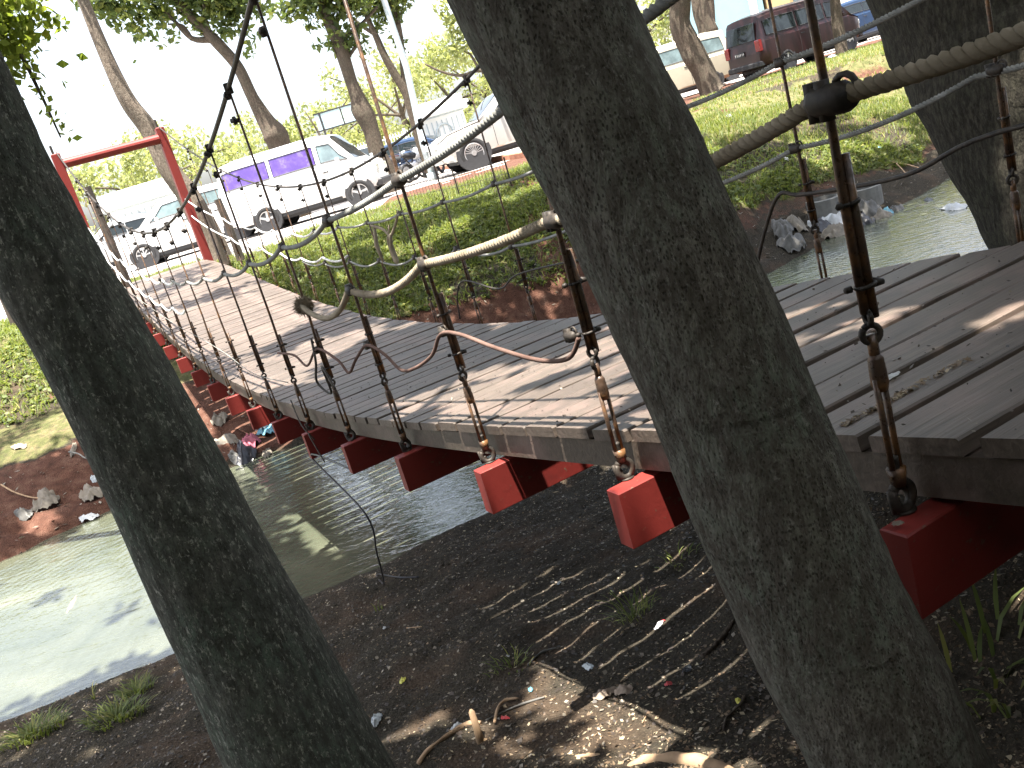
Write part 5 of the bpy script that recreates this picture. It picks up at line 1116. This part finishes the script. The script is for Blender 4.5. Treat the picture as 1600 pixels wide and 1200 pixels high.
# roots, sticks, stump
def stick(label, px, r, mat, seed, lift=.006, name='stick', cat='stick', wob=.0):
    pts = [hit(*q) for q in px]; R = random.Random(seed); b = pts[0].copy(); pts = [p - b + V((0, 0, lift)) for p in pts]
    P = smooth_pts(pts, 6); o = link(name, MB().tube(P, interp_list(r, len(P)), 8, noise=lambda t, a: 1 + .15 * math.sin(9 * t + 2 * a) + .1 * math.sin(31 * t)).mesh(name, MAT[mat], True)); o.location = b; return tag(o, label, cat)
stick('tan root curving over the litter at the bottom', [(655, 1198), (668, 1180), (690, 1160), (712, 1145), (735, 1134), (752, 1132)], [.007, .009, .008, .010, .011, .008], 'root_tan', 1, .008, 'root', 'root')
b = hit(750, 1158); c = empty('wooden_stake', b, 0, label='short pale broken stake sticking up by the tan root', cat='stake'); part('shaft', MB().tube([(0, 0, -.03), (.002, .01, .05), (.0, .03, .105), (.0, .034, .115)], [.018, .0135, .012, .004], 10, noise=lambda t, a: 1 + .1 * math.sin(3 * a)), MAT['root_tan'], c, True)
part('splinter', MB().tube([(.012, 0, .0), (.035, .005, -.01)], [.006, .002], 6), MAT['root_tan'], c)
stick('thin arching root right of the broken stake', [(775, 1135), (780, 1112), (792, 1100), (812, 1098)], [.005, .006, .006, .004], 'root_tan', 2, .012, 'root', 'root')
stick('straight pale grey stick lying across the soil', [(760, 1128), (790, 1115), (820, 1104), (852, 1092)], [.004, .004, .0045, .004], 'plastic_grey', 3)
stick('pale twig curving on the shaded soil', [(826, 1042), (835, 1033), (850, 1022), (870, 1015)], [.004, .004, .005, .003], 'plastic_grey', 31)
stick('bent brown twig near the middle trunk', [(1172, 1072), (1163, 1100), (1150, 1115), (1136, 1130), (1132, 1148)], [.003, .004, .0035, .004, .003], 'bark_brown', 4)
stick('twig nearly hidden on the litter left of the middle trunk', [(1005, 1135), (1012, 1122)], [.002, .002], 'root_tan', 5)
stick('thin twig on dark soil', [(636, 983), (660, 982)], [.003, .002], 'root_tan', 6)
stick('smooth tan root breaking the surface at the bottom edge', [(980, 1200), (1010, 1190), (1060, 1190), (1110, 1196), (1150, 1208)], [.006, .020, .026, .022, .012], 'root_tan', 7, -.004, 'root', 'root')
stick('low root beside the smooth tan root', [(900, 1185), (925, 1181), (955, 1184)], [.004, .009, .004], 'root_tan', 8, -.002, 'root', 'root')
stick('sunlit ridge of bark at the middle trunk foot', [(1098, 1030), (1125, 1005), (1148, 975)], [.008, .010, .006], 'bark_brown', 9)
stick('long pale root trailing down the red bank at left', [(5, 765), (25, 775), (50, 785), (68, 788)], [.008, .010, .008, .006], 'root_tan', 10, .05, 'root', 'root')
stick('bluish cord and root at the top of the red bank', [(110, 712), (125, 715), (135, 722), (148, 726)], [.008, .009, .008, .006], 'rope_grey', 11, .05, 'root', 'root')
stick('pale root on the far bank right of the front hanger', [(1395, 262), (1420, 266), (1443, 270)], [.010, .012, .006], 'root_tan', 12, .06, 'root', 'root')
stick('forked pale root hanging down the far right bank', [(1402, 264), (1410, 272), (1420, 282)], [.008, .010, .005], 'root_tan', 13, .06, 'root', 'root')
stick('tangled bright root near the upper right trunk', [(1500, 240), (1495, 250), (1490, 258), (1484, 262)], [.008, .012, .010, .006], 'root_tan', 14, .06, 'root', 'root')
# black cord dropping from the fifth beam to the soil
p0 = SD(4.33, .995, zdk(4.345) - .25); pend = [hit(590, 900), hit(625, 906), hit(655, 905)]
mid = [atD(487, 745, .93), atD(500, 790, .80), atD(520, 835, .62), atD(550, 872, .42)]
o = link('cord', MB().tube(smooth_pts([p0, atD(485, 712, .99)] + mid[:0] + [p0.lerp(pend[0], .12) - V((0, 0, .16)), p0.lerp(pend[0], .3) - V((0, 0, .27)), p0.lerp(pend[0], .55) - V((0, 0, .30)), p0.lerp(pend[0], .8) - V((0, 0, .17))] + [q + V((0, 0, .012)) for q in pend], 6), .0055, 6).mesh('cord', MAT['plastic_black'], True)); tag(o, 'black cord hanging from a red beam down to the soil', 'cord')
